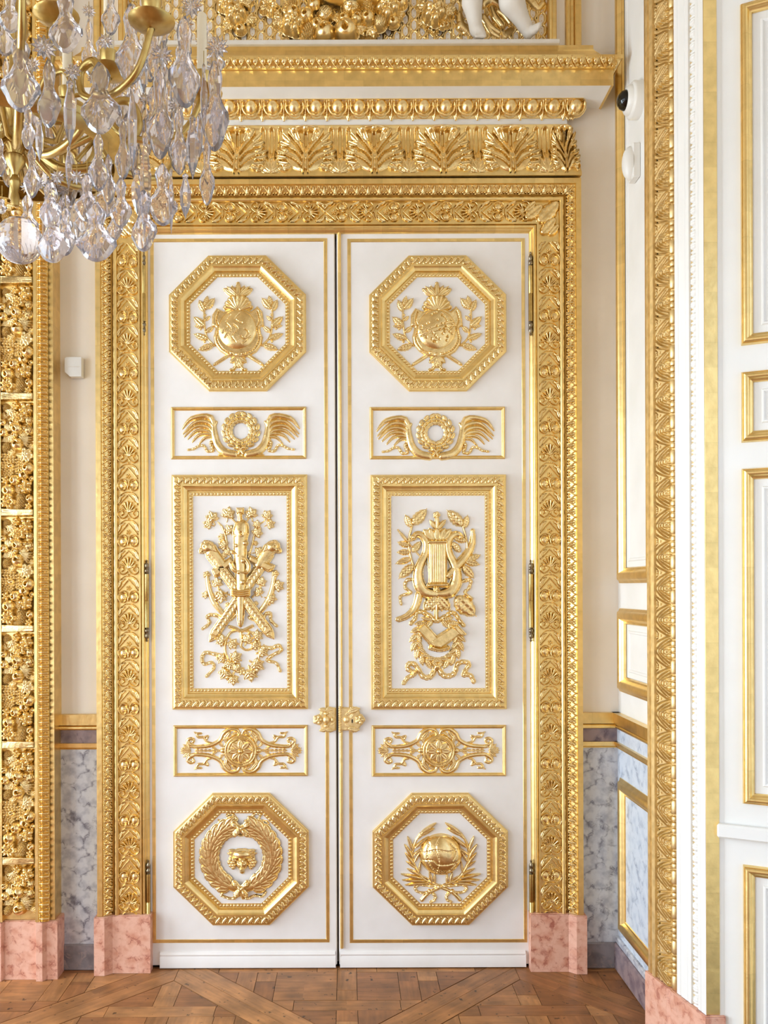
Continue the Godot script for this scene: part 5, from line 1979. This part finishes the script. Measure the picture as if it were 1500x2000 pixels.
	for q in [[yq.call(679.0), yq.call(16.0)], [yq.call(868.0), yq.call(731.0)], [yq.call(1571.0), yq.call(919.0)], [yq.call(2120.0), yq.call(1690.0)]]:
		var fr := part("lining_panel", lin)
		fr.transform = turn
		mi("gilded_frame", molding(pv([u0, q[0], u1, q[0], u1, q[1], u0, q[1]]), true, prof), M.gold_flat, fr)
		mi("inner_fillet", molding(pv([u0 + 0.062, q[0] + 0.062, u1 - 0.062, q[0] + 0.062, u1 - 0.062, q[1] - 0.062, u0 + 0.062, q[1] - 0.062]), true, thin), M.white_paint, fr)
	mi("lining_rail", bxm(Vector3(0.012, yq.call(1640.0), 0), Vector3(0.79, yq.call(1613.0), 0.03), 0.006), M.white_paint, lin, turn)
	var far := Transform3D(Basis(Vector3(ld.x, 0, -ld.y), Vector3.UP, Vector3(ld.x, 0, -ld.y).cross(Vector3.UP)), Vector3(p0.x, 0, 3.115))
	mi("lining_board", bxm(Vector3(0, 0, 0), Vector3(0.80, TOP, 0.05), 0), M.white_paint, lin, far)

# ------------------------------------------------------------------ relief above the door
func build_overdoor() -> void:
	var zp := 0.03
	var k := (D0 - zp) / F
	var c := W(663, 1150, 0).x
	var ybase := yy(77, 0.09)
	var o := thing("overdoor_panel", "gilded relief panel with fruit garland and medallion above the door cornice", "relief", Vector3(c, ybase, 0))
	var hw := W(1069, 40, zp).x - c
	var h := TOP - ybase - 0.05
	mi("ground", bxm(Vector3(-hw, -0.05, 0), Vector3(hw, h, zp), 0.002), M.wall_paint, o)
	mi("ledge", bxm(Vector3(-hw - 0.03, yy(88.5, 0.13) - ybase, 0), Vector3(hw + 0.03, yy(76.5, 0.142) - ybase, 0.142), 0.003), M.stucco, o)
	# lattice of small gilded links
	var link := Relief.new(-9, -12, 9, 12, 1.6)
	for s: float in [-1.0, 1.0]:
		link.line(smooth([s * 3.4, -11, s * 7.4, -5, s * 7.4, 5, s * 3.4, 11]), 2.9, 2.9, 3.2)
	var lm := link.mesh()
	var all := []
	var dots := []
	for i in range(-24, 25):
		for j in range(-2, 18):
			var x := i * 16.6 * k
			var y := (j + 0.4 + 0.5 * (i % 2)) * 23.0 * k
			if absf(x) < hw - 0.02 and y < h - 0.03:
				all.append([lm, Transform3D(Basis().scaled(Vector3.ONE * k), Vector3(x, y, zp))])
				for q in [-4.0, 4.0]:
					dots.append([U.bead, Transform3D(Basis().scaled(Vector3(1.0, 1.0, 0.7) * k), Vector3(x, y + q * k, zp))])
	stuff(mi("lattice_links", join(all), M.gold, o))
	stuff(mi("lattice_studs", join(dots), M.gold, o))
	# frame strips beside it
	for s: float in [-1.0, 1.0]:
		var xs := func(px: float) -> float: return s * (W(px, 40, 0.03).x - c)
		for q in [["frame_strip", 1068.0, 1075.0, 0.07, "gold_flat"], ["frame_strip", 1075.0, 1085.0, 0.055, "gold_flat"], ["white_margin", 1085.0, 1105.0, 0.025, "wall_paint"], ["frame_strip", 1105.0, 1113.0, 0.045, "gold_flat"], ["frame_strip", 1113.0, 1122.0, 0.03, "gold_flat"], ["frame_strip", 1122.0, 1135.0, 0.04, "gold_flat"]]:
			var x0: float = xs.call(q[1])
			var x1: float = xs.call(q[2])
			mi(q[0], bxm(Vector3(minf(x0, x1), yy(92, 0.05) - ybase, 0), Vector3(maxf(x0, x1), h, q[3]), 0.004), M[q[4]], o)
	# medallion ring and its field
	var mc := Vector3(W(690, 0, 0.05).x - c, yy(-150, 0.05) - ybase, zp)
	var mr := 160.0 * k
	mi("medallion_field", lathe([Vector2(mr, 0.0), Vector2(mr * 0.98, 0.03), Vector2(mr * 0.7, 0.05), Vector2(mr * 0.3, 0.062), Vector2(0.0, 0.065)], 40), M.gold, o, Transform3D(Basis(Vector3(1, 0, 0), PI / 2), mc))
	mi("medallion_ring", lathe([Vector2(mr * 1.06, 0.0), Vector2(mr * 1.06, 0.06), Vector2(mr * 1.03, 0.08), Vector2(mr * 0.98, 0.085), Vector2(mr * 0.95, 0.07), Vector2(mr * 0.94, 0.03)], 56), M.gold_flat, o, Transform3D(Basis(Vector3(1, 0, 0), PI / 2), mc))
	# garland
	curm = M.gold
	var put := func(px: float, py: float, r: float, kind: String, nm: String, rot: float, z: float) -> void:
		var p := W(px, py, zp + z)
		var s := r / 50.0 * k * 1.05
		mi(nm, U[kind], M.gold, o, Transform3D(Basis(Vector3(0, 0, 1), -deg_to_rad(rot)).scaled(Vector3(s, s, s * 1.5)), Vector3(p.x - c, p.y - ybase, zp + z)))
	for q in [[525, 14, 16, "flower", "blossom", 0, 0.02], [540, 28, 14, "vine", "leaf", -90, 0.0], [566, 10, 14, "cone", "pine_cone", 40, 0.03], [573, 48, 22, "rose", "blossom", 0, 0.03], [548, 44, 15, "vine", "leaf", -120, 0.01], [598, 32, 15, "apple", "apple", 30, 0.04], [572, 26, 14, "apple", "plum", 200, 0.03], [602, 65, 17, "cone", "pine_cone", 15, 0.04], [620, 50, 13, "apple", "plum", 10, 0.05], [636, 30, 16, "pear", "pomegranate", 40, 0.05], [634, 66, 20, "apple", "pomegranate", 90, 0.05], [655, 40, 12, "vine", "leaf", 30, 0.03], [676, 62, 22, "apple", "apple", 0, 0.06], [672, 38, 12, "apple", "plum", 60, 0.04], [686, 16, 17, "pear", "peach", 90, 0.05], [697, 38, 12, "apple", "plum", 150, 0.05], [718, 36, 14, "apple", "apple", 40, 0.05], [700, 62, 16, "vine", "leaf", 140, 0.03], [716, 12, 16, "cone", "pine_cone", -30, 0.04], [742, 46, 15, "pear", "fig", 20, 0.04], [724, 64, 15, "vine", "leaf", 160, 0.02], [757, 18, 24, "rose", "blossom", 20, 0.04], [768, 44, 12, "apple", "plum", 0, 0.03], [777, 30, 12, "vine", "leaf", 80, 0.02], [781, 6, 14, "apple", "plum", 0, 0.03], [614, 12, 14, "apple", "plum", 100, 0.03], [556, 68, 11, "vine", "leaf", -160, 0.0], [655, 66, 11, "apple", "plum", 0, 0.04], [588, 70, 10, "vine", "leaf", 190, 0.01],
		[455, 42, 18, "vine", "leaf", -40, 0.0], [462, 30, 20, "rose", "blossom", 0, 0.03], [448, 52, 12, "vine", "leaf", 220, 0.01], [488, 40, 13, "vine", "leaf", 90, 0.01], [480, 8, 14, "vine", "leaf", 30, 0.01], [470, 58, 11, "apple", "plum", 0, 0.02], [440, 10, 16, "rose", "blossom", 0, 0.02],
		[848, 28, 22, "rose", "blossom", 10, 0.04], [832, 44, 13, "vine", "leaf", -120, 0.01], [866, 46, 13, "vine", "leaf", 120, 0.01], [876, 24, 15, "vine", "leaf", 80, 0.01], [846, 56, 12, "vine", "leaf", 180, 0.01], [828, 18, 14, "vine", "leaf", -80, 0.01], [872, 50, 7, "apple", "berry", 0, 0.02], [868, 36, 7, "apple", "berry", 0, 0.03], [864, 52, 7, "apple", "berry", 0, 0.03]]:
		put.call(q[0], q[1], q[2], q[3], q[4], q[5], q[6])
	# gilded drapery behind the figure
	ornament("drapery", o, 860, 0, 6.25, 0.0)
	var p := W(860, 0, zp)
	cur.position = Vector3(p.x - c, p.y - ybase, zp)
	SV("fold", [250, 330, 320, 380, 370, 440], [70, 55, 30], 0.9)
	SV("fold", [230, 200, 250, 300, 300, 400], [45, 50, 40], 0.9)
	SV("fold", [520, 230, 600, 330, 700, 400], [55, 50, 40], 1.0)
	SV("fold", [620, 110, 660, 220, 740, 320], [40, 50, 50], 1.2)
	SV("fold", [700, 150, 780, 210, 840, 290], [40, 52, 44], 1.2)
	SV("fold", [520, 60, 600, 20, 700, 60], [60, 60, 50], 1.0)
	SV("fold", [560, 300, 620, 400, 700, 450], [50, 45, 30], 0.9)
	SV("fold", [1050, -20, 1120, 60, 1180, 110, 1240, 60], [50, 55, 40, 40], 1.0)
	SV("fold", [780, 440, 840, 380, 920, 330], [40, 45, 30], 0.6)
	cherub(zp)

func cherub(zp: float) -> void:
	var o := thing("cherub_statue", "white plaster cherub with bare legs standing on the gilded door cornice", "statue")
	var k := (D0 - 0.12) / F
	# joints [px, py, z, radius px] and bones
	var j := [[928, -60, 0.13, 26], [922, 5, 0.15, 19], [930, 58, 0.14, 12], [936, 65, 0.15, 11], [942, 69, 0.165, 6], [988, -60, 0.13, 27], [1000, 4, 0.16, 24], [1024, 48, 0.13, 13.5], [1032, 64, 0.125, 10], [1044, 58, 0.15, 7], [1052, 50, 0.165, 4],
		[958, -85, 0.12, 34], [960, -150, 0.12, 34], [960, -215, 0.12, 30], [960, -262, 0.12, 12], [962, -300, 0.13, 30], [925, -215, 0.12, 15], [900, -160, 0.15, 12], [880, -110, 0.18, 9], [996, -215, 0.12, 15], [1030, -250, 0.14, 12], [1055, -290, 0.16, 9]]
	var bones := [[0, 1], [1, 2], [2, 3], [3, 4], [5, 6], [6, 7], [7, 8], [8, 9], [9, 10], [11, 0], [11, 5], [11, 12], [12, 13], [13, 14], [14, 15], [13, 16], [16, 17], [17, 18], [13, 19], [19, 20], [20, 21]]
	var pts := []
	for q in j:
		pts.append([W(q[0], q[1], q[2] - 0.035), q[3] * k])
	for t in [-5.0, -2.0, 1.2, 4.0]:
		var n := pts.size()
		pts.append([W(938 + t * 1.5, 67, 0.122), 4.0 * k])
		pts.append([W(939 + t * 2.0, 71.0, 0.142), 2.6 * k])
		bones.append([n, n + 1])
		n = pts.size()
		pts.append([W(1044 + t * 0.3, 57 - t * 0.9, 0.115), 3.6 * k])
		pts.append([W(1053 + t * 0.6, 51.0 - t * 1.3, 0.133), 2.2 * k])
		bones.append([n, n + 1])
	var e := 0.0075
	var d := {}
	var grid := {}
	for bn in bones:
		var a: Vector3 = pts[bn[0]][0]
		var b: Vector3 = pts[bn[1]][0]
		var ra: float = pts[bn[0]][1]
		var rb: float = pts[bn[1]][1]
		var m := maxf(ra, rb) + 2.5 * e
		var lo := Vector3i((a.min(b) - Vector3.ONE * m) / e) - Vector3i.ONE
		var hi := Vector3i((a.max(b) + Vector3.ONE * m) / e) + Vector3i.ONE
		var ab := b - a
		for x in range(lo.x, hi.x + 1):
			for y in range(lo.y, hi.y + 1):
				for z in range(lo.z, hi.z + 1):
					var p := Vector3(x, y, z) * e
					var t := clampf((p - a).dot(ab) / ab.length_squared(), 0, 1)
					var v := (p - a - ab * t).length() - lerpf(ra, rb, t)
					var key := Vector3i(x, y, z)
					if grid.has(key):
						var w: float = grid[key]
						var s := 0.012
						var hh := maxf(s - absf(v - w), 0.0) / s
						grid[key] = minf(v, w) - hh * hh * s * 0.25
					else:
						grid[key] = v
	var val := func(key: Vector3i) -> float: return grid.get(key, 0.05)
	var vid := {}
	var vs := PackedVector3Array()
	var ns := PackedVector3Array()
	var corners := []
	for i in 8:
		corners.append(Vector3i(i & 1, (i >> 1) & 1, (i >> 2) & 1))
	for key: Vector3i in grid:
		var vals := []
		var inside := 0
		for cn: Vector3i in corners:
			var v: float = val.call(key + cn)
			vals.append(v)
			if v < 0:
				inside += 1
		if inside == 0 or inside == 8:
			continue
		var sum := Vector3.ZERO
		var cnt := 0
		for i in 8:
			for ax in 3:
				var q := i | (1 << ax)
				if q != i and (vals[i] < 0) != (vals[q] < 0):
					var t: float = vals[i] / (vals[i] - vals[q])
					sum += Vector3(corners[i]).lerp(Vector3(corners[q]), t)
					cnt += 1
		vid[key] = vs.size()
		vs.append((Vector3(key) + sum / cnt) * e)
		ns.append(Vector3(vals[1] + vals[3] + vals[5] + vals[7] - vals[0] - vals[2] - vals[4] - vals[6], vals[2] + vals[3] + vals[6] + vals[7] - vals[0] - vals[1] - vals[4] - vals[5], vals[4] + vals[5] + vals[6] + vals[7] - vals[0] - vals[1] - vals[2] - vals[3]).normalized())
	var b := MB.new()
	for key: Vector3i in vid:
		for ax in 3:
			var u := Vector3i.ZERO
			var w := Vector3i.ZERO
			var s := Vector3i.ZERO
			s[ax] = 1; u[(ax + 1) % 3] = 1; w[(ax + 2) % 3] = 1
			var a: float = val.call(key)
			var c: float = val.call(key + s)
			if (a < 0) == (c < 0):
				continue
			var q := [key, key - u, key - u - w, key - w]
			if q.all(func(x: Vector3i) -> bool: return vid.has(x)):
				var i0: int = vid[q[0]]
				var i1: int = vid[q[1]]
				var i2: int = vid[q[2]]
				var i3: int = vid[q[3]]
				b.quad(vs[i0], vs[i1], vs[i2], vs[i3], ns[i0], ns[i1], ns[i2], ns[i3])
	mi("body", b.done(), M.stucco, o)

# ------------------------------------------------------------------ alarm devices
func build_devices() -> void:
	# dome camera on the right wall
	var z := 0.32
	var at := Vector3(RIGHT - 0.012, EYE + (1150.0 - 198.0) * (D0 - z) / F, z)
	var o := thing("security_camera", "white dome security camera with black lens high on the right wall", "camera", at)
	var turn := Basis(Vector3(0, 0, 1), PI / 2)   # own y towards the room
	mi("base", lathe([Vector2(0.074, -0.012), Vector2(0.075, 0.022), Vector2(0.068, 0.03), Vector2(0.05, 0.034)], 32), M.plastic, o, Transform3D(turn, Vector3.ZERO))
	mi("collar", lathe([Vector2(0.062, 0.026), Vector2(0.056, 0.044), Vector2(0.044, 0.052), Vector2(0.036, 0.05)], 32), M.plastic, o, Transform3D(turn, Vector3.ZERO))
	mi("lens_dome", lathe([Vector2(0.041, 0.044), Vector2(0.040, 0.056), Vector2(0.034, 0.070), Vector2(0.022, 0.080), Vector2(0.01, 0.0845), Vector2(0.0, 0.085)], 28), M.black, o, Transform3D(turn, Vector3.ZERO))
	# motion detector below it
	z = 0.29
	at = Vector3(RIGHT - 0.01, EYE + (1150.0 - 321.0) * (D0 - z) / F, z)
	o = thing("motion_detector", "white rounded motion detector on the right wall below the dome camera", "detector", at)
	var hemi := []
	for i in 9:
		var a := PI / 2 * i / 8
		hemi.append(Vector2(pow(cos(a), 0.8), sin(a)))
	mi("cover", lathe(hemi, 28), M.plastic, o, Transform3D(Basis(Vector3(0, 0.072, 0), Vector3(-0.036, 0, 0), Vector3(0, 0, 0.038)), Vector3(-0.02, 0, 0)))
	var b := MB.new()
	mi("back_plate", bxm(Vector3(-0.022, -0.072, -0.036), Vector3(0.01, 0.072, 0.036), 0.004), M.plastic, o)
	# little box on the left of the door
	var p := W(147, 720, 0.005)
	o = thing("alarm_box", "small white alarm box on the beige wall beside the fruit pilaster", "detector", Vector3(p.x, p.y, 0.005))
	b = MB.new()
	var hw := 0.039
	var hh := 0.046
	var out := pv([-hw, hh - 0.006, -hw + 0.008, hh, hw, hh, hw, -hh, -hw + 0.024, -hh, -hw, -hh + 0.022])
	for i in out.size():
		var a := out[i]
		var c := out[(i + 1) % out.size()]
		b.flat(Vector3(a.x, a.y, 0), Vector3(c.x, c.y, 0), Vector3(c.x * 0.96, c.y * 0.96, 0.034), Vector3(a.x * 0.96, a.y * 0.96, 0.034), Vector3(a.x + c.x, a.y + c.y, 0))
		b.flat3(Vector3(a.x * 0.96, a.y * 0.96, 0.034), Vector3(c.x * 0.96, c.y * 0.96, 0.034), Vector3(0, 0, 0.037), Vector3(0, 0, 1))
	mi("cover", b.done(), M.plastic, o)
	mi("seam", bxm(Vector3(-0.02, -0.002, 0.035), Vector3(0.03, 0.0005, 0.0372), 0), M.stucco, o)

# ------------------------------------------------------------------ chandelier
func crystal_drop(w: float, h: float, lobes: int, seed_: int) -> ArrayMesh:
	# a cut pendeloque: scalloped outline, bevelled on both faces round a flat table; hangs from (0, 0)
	var rg := RandomNumberGenerator.new()
	rg.seed = seed_
	var n := lobes * 4
	var rim := []
	var mid := []
	var tab := []
	for i in n:
		var t := TAU * i / n
		var u := (1.0 - cos(t)) * 0.5            # 0 at the top, 1 at the foot
		var wd := pow(u, 0.75) * pow(1.0 - u, 0.42) * 2.0 * (0.72 + 0.28 * sin(u * 9.0 + 1.2))
		var sc := 1.0 + 0.12 * cos(i * PI * 0.5) + rg.randf_range(-0.02, 0.02)
		var x := signf(sin(t)) * wd * w * 0.5 * sc
		var y := -u * h
		rim.append(Vector3(x, y, 0))
		mid.append(Vector3(x * 0.74, -h * (0.03 + 0.94 * u), w * 0.11))
		tab.append(Vector3(x * 0.34, -h * (0.2 + 0.55 * u), w * 0.17))
	var b := MB.new()
	for s: float in [1.0, -1.0]:
		var f := Vector3(1, 1, s)
		for i in n:
			var k := (i + 1) % n
			b.flat(rim[i] * f, rim[k] * f, mid[k] * f, mid[i] * f, Vector3(rim[i].x * 0.5, 0, s * 0.02))
			b.flat(mid[i] * f, mid[k] * f, tab[k] * f, tab[i] * f, Vector3(0, 0, s))
			b.flat3(tab[i] * f, tab[k] * f, Vector3(0, -h * 0.48, s * w * 0.18), Vector3(0, 0, s))
	return b.done()

func crystal_spear(w: float, h: float) -> ArrayMesh:
	var prof := [Vector2(0.0, 0.0), Vector2(w * 0.28, -h * 0.06), Vector2(w * 0.2, -h * 0.14), Vector2(w * 0.5, -h * 0.4), Vector2(w * 0.44, -h * 0.7), Vector2(0.0, -h)]
	return lathe(prof, 6, false)

func crystal_star(r: float) -> ArrayMesh:
	var b := MB.new()
	var n := 12
	for i in n:
		var a := TAU * i / n
		var q := TAU * (i + 0.5) / n
		var q0 := TAU * (i - 0.5) / n
		var tip := Vector3(cos(a) * r, sin(a) * r, 0)
		var v0 := Vector3(cos(q0), sin(q0), 0) * r * 0.66
		var v1 := Vector3(cos(q), sin(q), 0) * r * 0.66
		for s: float in [1.0, -1.0]:
			var c := Vector3(0, 0, s * r * 0.34)
			b.flat3(tip, v0, c, Vector3(cos(a) * 0.3, sin(a) * 0.3, s))
			b.flat3(tip, v1, c, Vector3(cos(a) * 0.3, sin(a) * 0.3, s))
	return b.done()

func build_chandelier() -> void:
	var zc := 1.7
	var dist := D0 - zc
	var ax := W(30, 470, zc)
	var hub := yy(285, zc)
	var o := thing("chandelier", "large gilt bronze chandelier hung with cut crystal drops and stars", "chandelier", Vector3(ax.x, hub, zc))
	var m := dist / F
	# turned stem: [radius px, row px]
	var prof := []
	for q in [[0.5, 402], [7, 400], [9, 385], [6, 372], [10, 355], [11, 350], [5, 340], [8, 332], [19, 318], [21, 306], [13, 300], [17, 290], [26, 275], [30, 262], [18, 250], [14, 232], [22, 215], [24, 190], [13, 165], [10, 120], [14, 90], [26, 60], [22, 20], [10, -20], [8, -200], [20, -240], [10, -280], [8, -900]]:
		prof.append(Vector2(q[0] * m, yy(q[1], zc) - hub))
	mi("stem", lathe(prof, 24), M.brass, o)
	mi("crystal_ball", lathe(ball(44.0 * m), 30, false), M.crystal, o, Transform3D(Basis(), Vector3(W(38, 467, zc).x - ax.x, yy(467, zc) - hub, 0)))
	var cuts := []
	for i in 26:
		var t := TAU * i / 26
		var p := PackedVector3Array()
		for q in 8:
			var e := deg_to_rad(-88 + q * 9.0)
			p.append(Vector3(cos(t + q * 0.10) * cos(e), sin(e), sin(t + q * 0.10) * cos(e)) * 44.2 * m)
		cuts.append([tube(p, [0.0009], 4), Transform3D()])
	mi("ball_cuts", join(cuts), M.crystal, o, Transform3D(Basis(), Vector3(W(38, 467, zc).x - ax.x, yy(467, zc) - hub, 0)))
	# gallery ring that ties the arms
	mi("gallery_ring", lathe([Vector2(0.255, -0.03), Vector2(0.275, -0.025), Vector2(0.285, -0.01), Vector2(0.275, 0.0), Vector2(0.283, 0.012), Vector2(0.265, 0.022), Vector2(0.245, 0.01)], 48), M.brass, o, Transform3D(Basis(), Vector3(0, 0.0, 0)))
	for i in 6:
		var a := TAU * i / 6 + 0.3
		mi("gallery_bar", tube(PackedVector3Array([Vector3(0.03 * cos(a), 0.01, 0.03 * sin(a)), Vector3(0.14 * cos(a), -0.035, 0.14 * sin(a)), Vector3(0.265 * cos(a), 0, 0.265 * sin(a))]), [0.012, 0.008, 0.009], 8), M.brass, o)
	# arms
	var arm_pts := PackedVector3Array()
	var flat := smooth([0.03, 0.02, 0.12, -0.05, 0.24, -0.03, 0.32, 0.06, 0.30, 0.13, 0.25, 0.12, 0.26, 0.06, 0.34, 0.03, 0.44, 0.06, 0.49, 0.15], 6)
	for q in flat:
		arm_pts.append(Vector3(q.x, q.y, 0))
	var rad := []
	for i in arm_pts.size():
		rad.append(0.0125 - 0.0045 * i / arm_pts.size())
	var arm := tube(arm_pts, rad, 8)
	var pan := lathe([Vector2(0.008, 0.0), Vector2(0.03, 0.004), Vector2(0.052, 0.016), Vector2(0.055, 0.02), Vector2(0.03, 0.012), Vector2(0.0, 0.010)], 18)
	var cup := lathe([Vector2(0.01, 0.01), Vector2(0.018, 0.02), Vector2(0.012, 0.028), Vector2(0.021, 0.045), Vector2(0.025, 0.07), Vector2(0.021, 0.072), Vector2(0.017, 0.06)], 16)
	var cnd := lathe([Vector2(0.0135, 0.06), Vector2(0.0130, 0.225), Vector2(0.009, 0.232), Vector2(0.0, 0.233)], 14)
	var scroll := tube(v3(smooth([0.16, -0.03, 0.22, 0.06, 0.19, 0.14, 0.13, 0.13, 0.14, 0.08], 6)), [0.008, 0.006], 6)
	for i in 10:
		var a := TAU * i / 10 + 0.08
		var arm_n := part("arm", o)
		arm_n.rotation.y = a
		mi("branch", arm, M.brass, arm_n)
		mi("scroll", scroll, M.brass, arm_n)
		mi("drip_pan", pan, M.brass, arm_n, Transform3D(Basis(), Vector3(0.49, 0.145, 0)))
		mi("candle_cup", cup, M.brass, arm_n, Transform3D(Basis(), Vector3(0.49, 0.145, 0)))
		mi("candle", cnd, M.candle, arm_n, Transform3D(Basis(), Vector3(0.49, 0.145, 0)))
	# inner tier of candles
	var inner := tube(v3(smooth([0.02, 0.12, 0.1, 0.08, 0.2, 0.12, 0.24, 0.22], 6)), [0.010, 0.008], 8)
	for i in 6:
		var a := TAU * i / 6 + 0.25
		var arm_n := part("inner_arm", o)
		arm_n.rotation.y = a
		mi("branch", inner, M.brass, arm_n)
		mi("drip_pan", pan, M.brass, arm_n, Transform3D(Basis(), Vector3(0.24, 0.215, 0)))
		mi("candle_cup", cup, M.brass, arm_n, Transform3D(Basis(), Vector3(0.24, 0.215, 0)))
		mi("candle", cnd, M.candle, arm_n, Transform3D(Basis(), Vector3(0.24, 0.215, 0)))
	# crystals: [x px, top, foot, width, kind, depth from the camera]
	var list := [[20, -20, 65, 46, "d", 1.95], [86, 92, 0, 26, "s", 2.0], [40, 68, 220, 72, "d", 1.95], [55, 205, 292, 34, "d", 1.95], [77, 232, 316, 17, "p", 2.0], [96, 116, 250, 52, "d", 2.05], [128, -20, 104, 66, "d", 2.0], [142, 140, 0, 19, "s", 2.0], [136, 155, 288, 27, "p", 2.0], [134, 284, 372, 13, "p", 2.0], [196, 122, 262, 78, "d", 2.1], [206, 80, 0, 17, "s", 2.1], [256, 6, 166, 62, "d", 2.1], [258, 162, 335, 20, "p", 2.1], [316, 107, 0, 23, "s", 2.2], [312, 128, 312, 50, "d", 2.2], [360, 30, 212, 62, "d", 2.15], [374, 12, 0, 24, "s", 2.15], [424, 92, 0, 25, "s", 2.25], [420, 118, 296, 62, "d", 2.25], [398, 122, 268, 15, "p", 2.25], [350, 205, 342, 34, "d", 2.2], [404, 268, 402, 30, "d", 2.25], [362, 338, 428, 23, "p", 2.2], [334, 326, 460, 11, "p", 2.2], [317, 318, 442, 56, "d", 2.3], [281, 372, 492, 60, "d", 2.2], [284, 256, 462, 22, "p", 2.2], [188, 396, 512, 78, "d", 2.05], [170, 338, 434, 48, "d", 2.1], [104, 402, 514, 72, "d", 2.05], [98, 352, 444, 54, "d", 2.0], [240, 232, 352, 32, "d", 2.15], [236, 346, 446, 44, "d", 2.15], [150, 346, 0, 15, "s", 2.1], [62, 284, 388, 33, "d", 2.0], [192, 258, 374, 38, "d", 2.1], [76, 358, 0, 15, "s", 2.05], [112, 346, 0, 15, "s", 2.05], [2, 270, 345, 22, "d", 2.0], [4, 388, 418, 22, "d", 2.0], [212, 300, 400, 30, "d", 2.2], [376, 224, 352, 26, "p", 2.3], [268, 330, 420, 24, "p", 2.3], [10, 28, 110, 40, "d", 2.1], [300, -30, 60, 40, "d", 2.2], [216, -30, 70, 36, "d", 2.2], [340, 400, 0, 9, "s", 2.2], [128, 402, 500, 40, "d", 2.15], [224, 400, 470, 34, "d", 2.25]]
	var rg := RandomNumberGenerator.new()
	rg.seed = 31
	# further back, the drops of the far arms
	for i in 64:
		var x := 12.0 + 410.0 * fposmod(i * 0.618, 1.0)
		var foot := minf(505.0, 660.0 - x * 0.78)
		var y := rg.randf_range(20.0, foot - 110.0)
		list.append([x, y, y + rg.randf_range(70, 120), rg.randf_range(28, 46), ["d", "d", "p"][i % 3], rg.randf_range(2.35, 2.75)])
		if list[-1][4] == "p":
			list[-1][3] *= 0.5
		if i % 3 == 0:
			list.append([x, y - 14.0, 0, rg.randf_range(13, 19), "s", list[-1][5]])
	var turned := 0
	for q in list:
		var z: float = D0 - q[5]
		var p := W(q[0], q[1], z) - o.position
		var s: float = q[5] / F
		var yaw := rg.randf_range(-0.45, 0.45)
		var nm := "crystal_drop"
		var ms: ArrayMesh
		if q[4] == "s":
			nm = "crystal_star"
			ms = crystal_star(q[3] * s)
		elif q[4] == "p":
			nm = "crystal_prism"
			ms = crystal_spear(q[3] * s, (q[2] - q[1]) * s)
		else:
			ms = crystal_drop(q[3] * s * 1.14, (q[2] - q[1]) * s, 7, rg.randi())
		mi(nm, ms, M.crystal, o, Transform3D(Basis(Vector3.UP, yaw), p))
		# wire link above it
		mi("hanging_wire", tube(PackedVector3Array([p, p + Vector3(0, 0.03, 0)]), [0.0011], 5), M.brass, o)
		# its fellow on the opposite side of the chandelier
		turned += 1
		if turned % 2 == 0 and p.x > 0.22:
			var e := Vector3(-p.x, p.y, -p.z)
			mi(nm, ms, M.crystal, o, Transform3D(Basis(Vector3.UP, yaw + 0.3), e))
			mi("hanging_wire", tube(PackedVector3Array([e, e + Vector3(0, 0.03, 0)]), [0.0011], 5), M.brass, o)

func v3(p: PackedVector2Array) -> PackedVector3Array:
	var o := PackedVector3Array()
	for q in p:
		o.append(Vector3(q.x, q.y, 0))
	return o

func ball(r: float) -> Array:
	var o := []
	for i in 17:
		var a := PI * i / 16
		o.append(Vector2(sin(a) * r, -cos(a) * r))
	return o
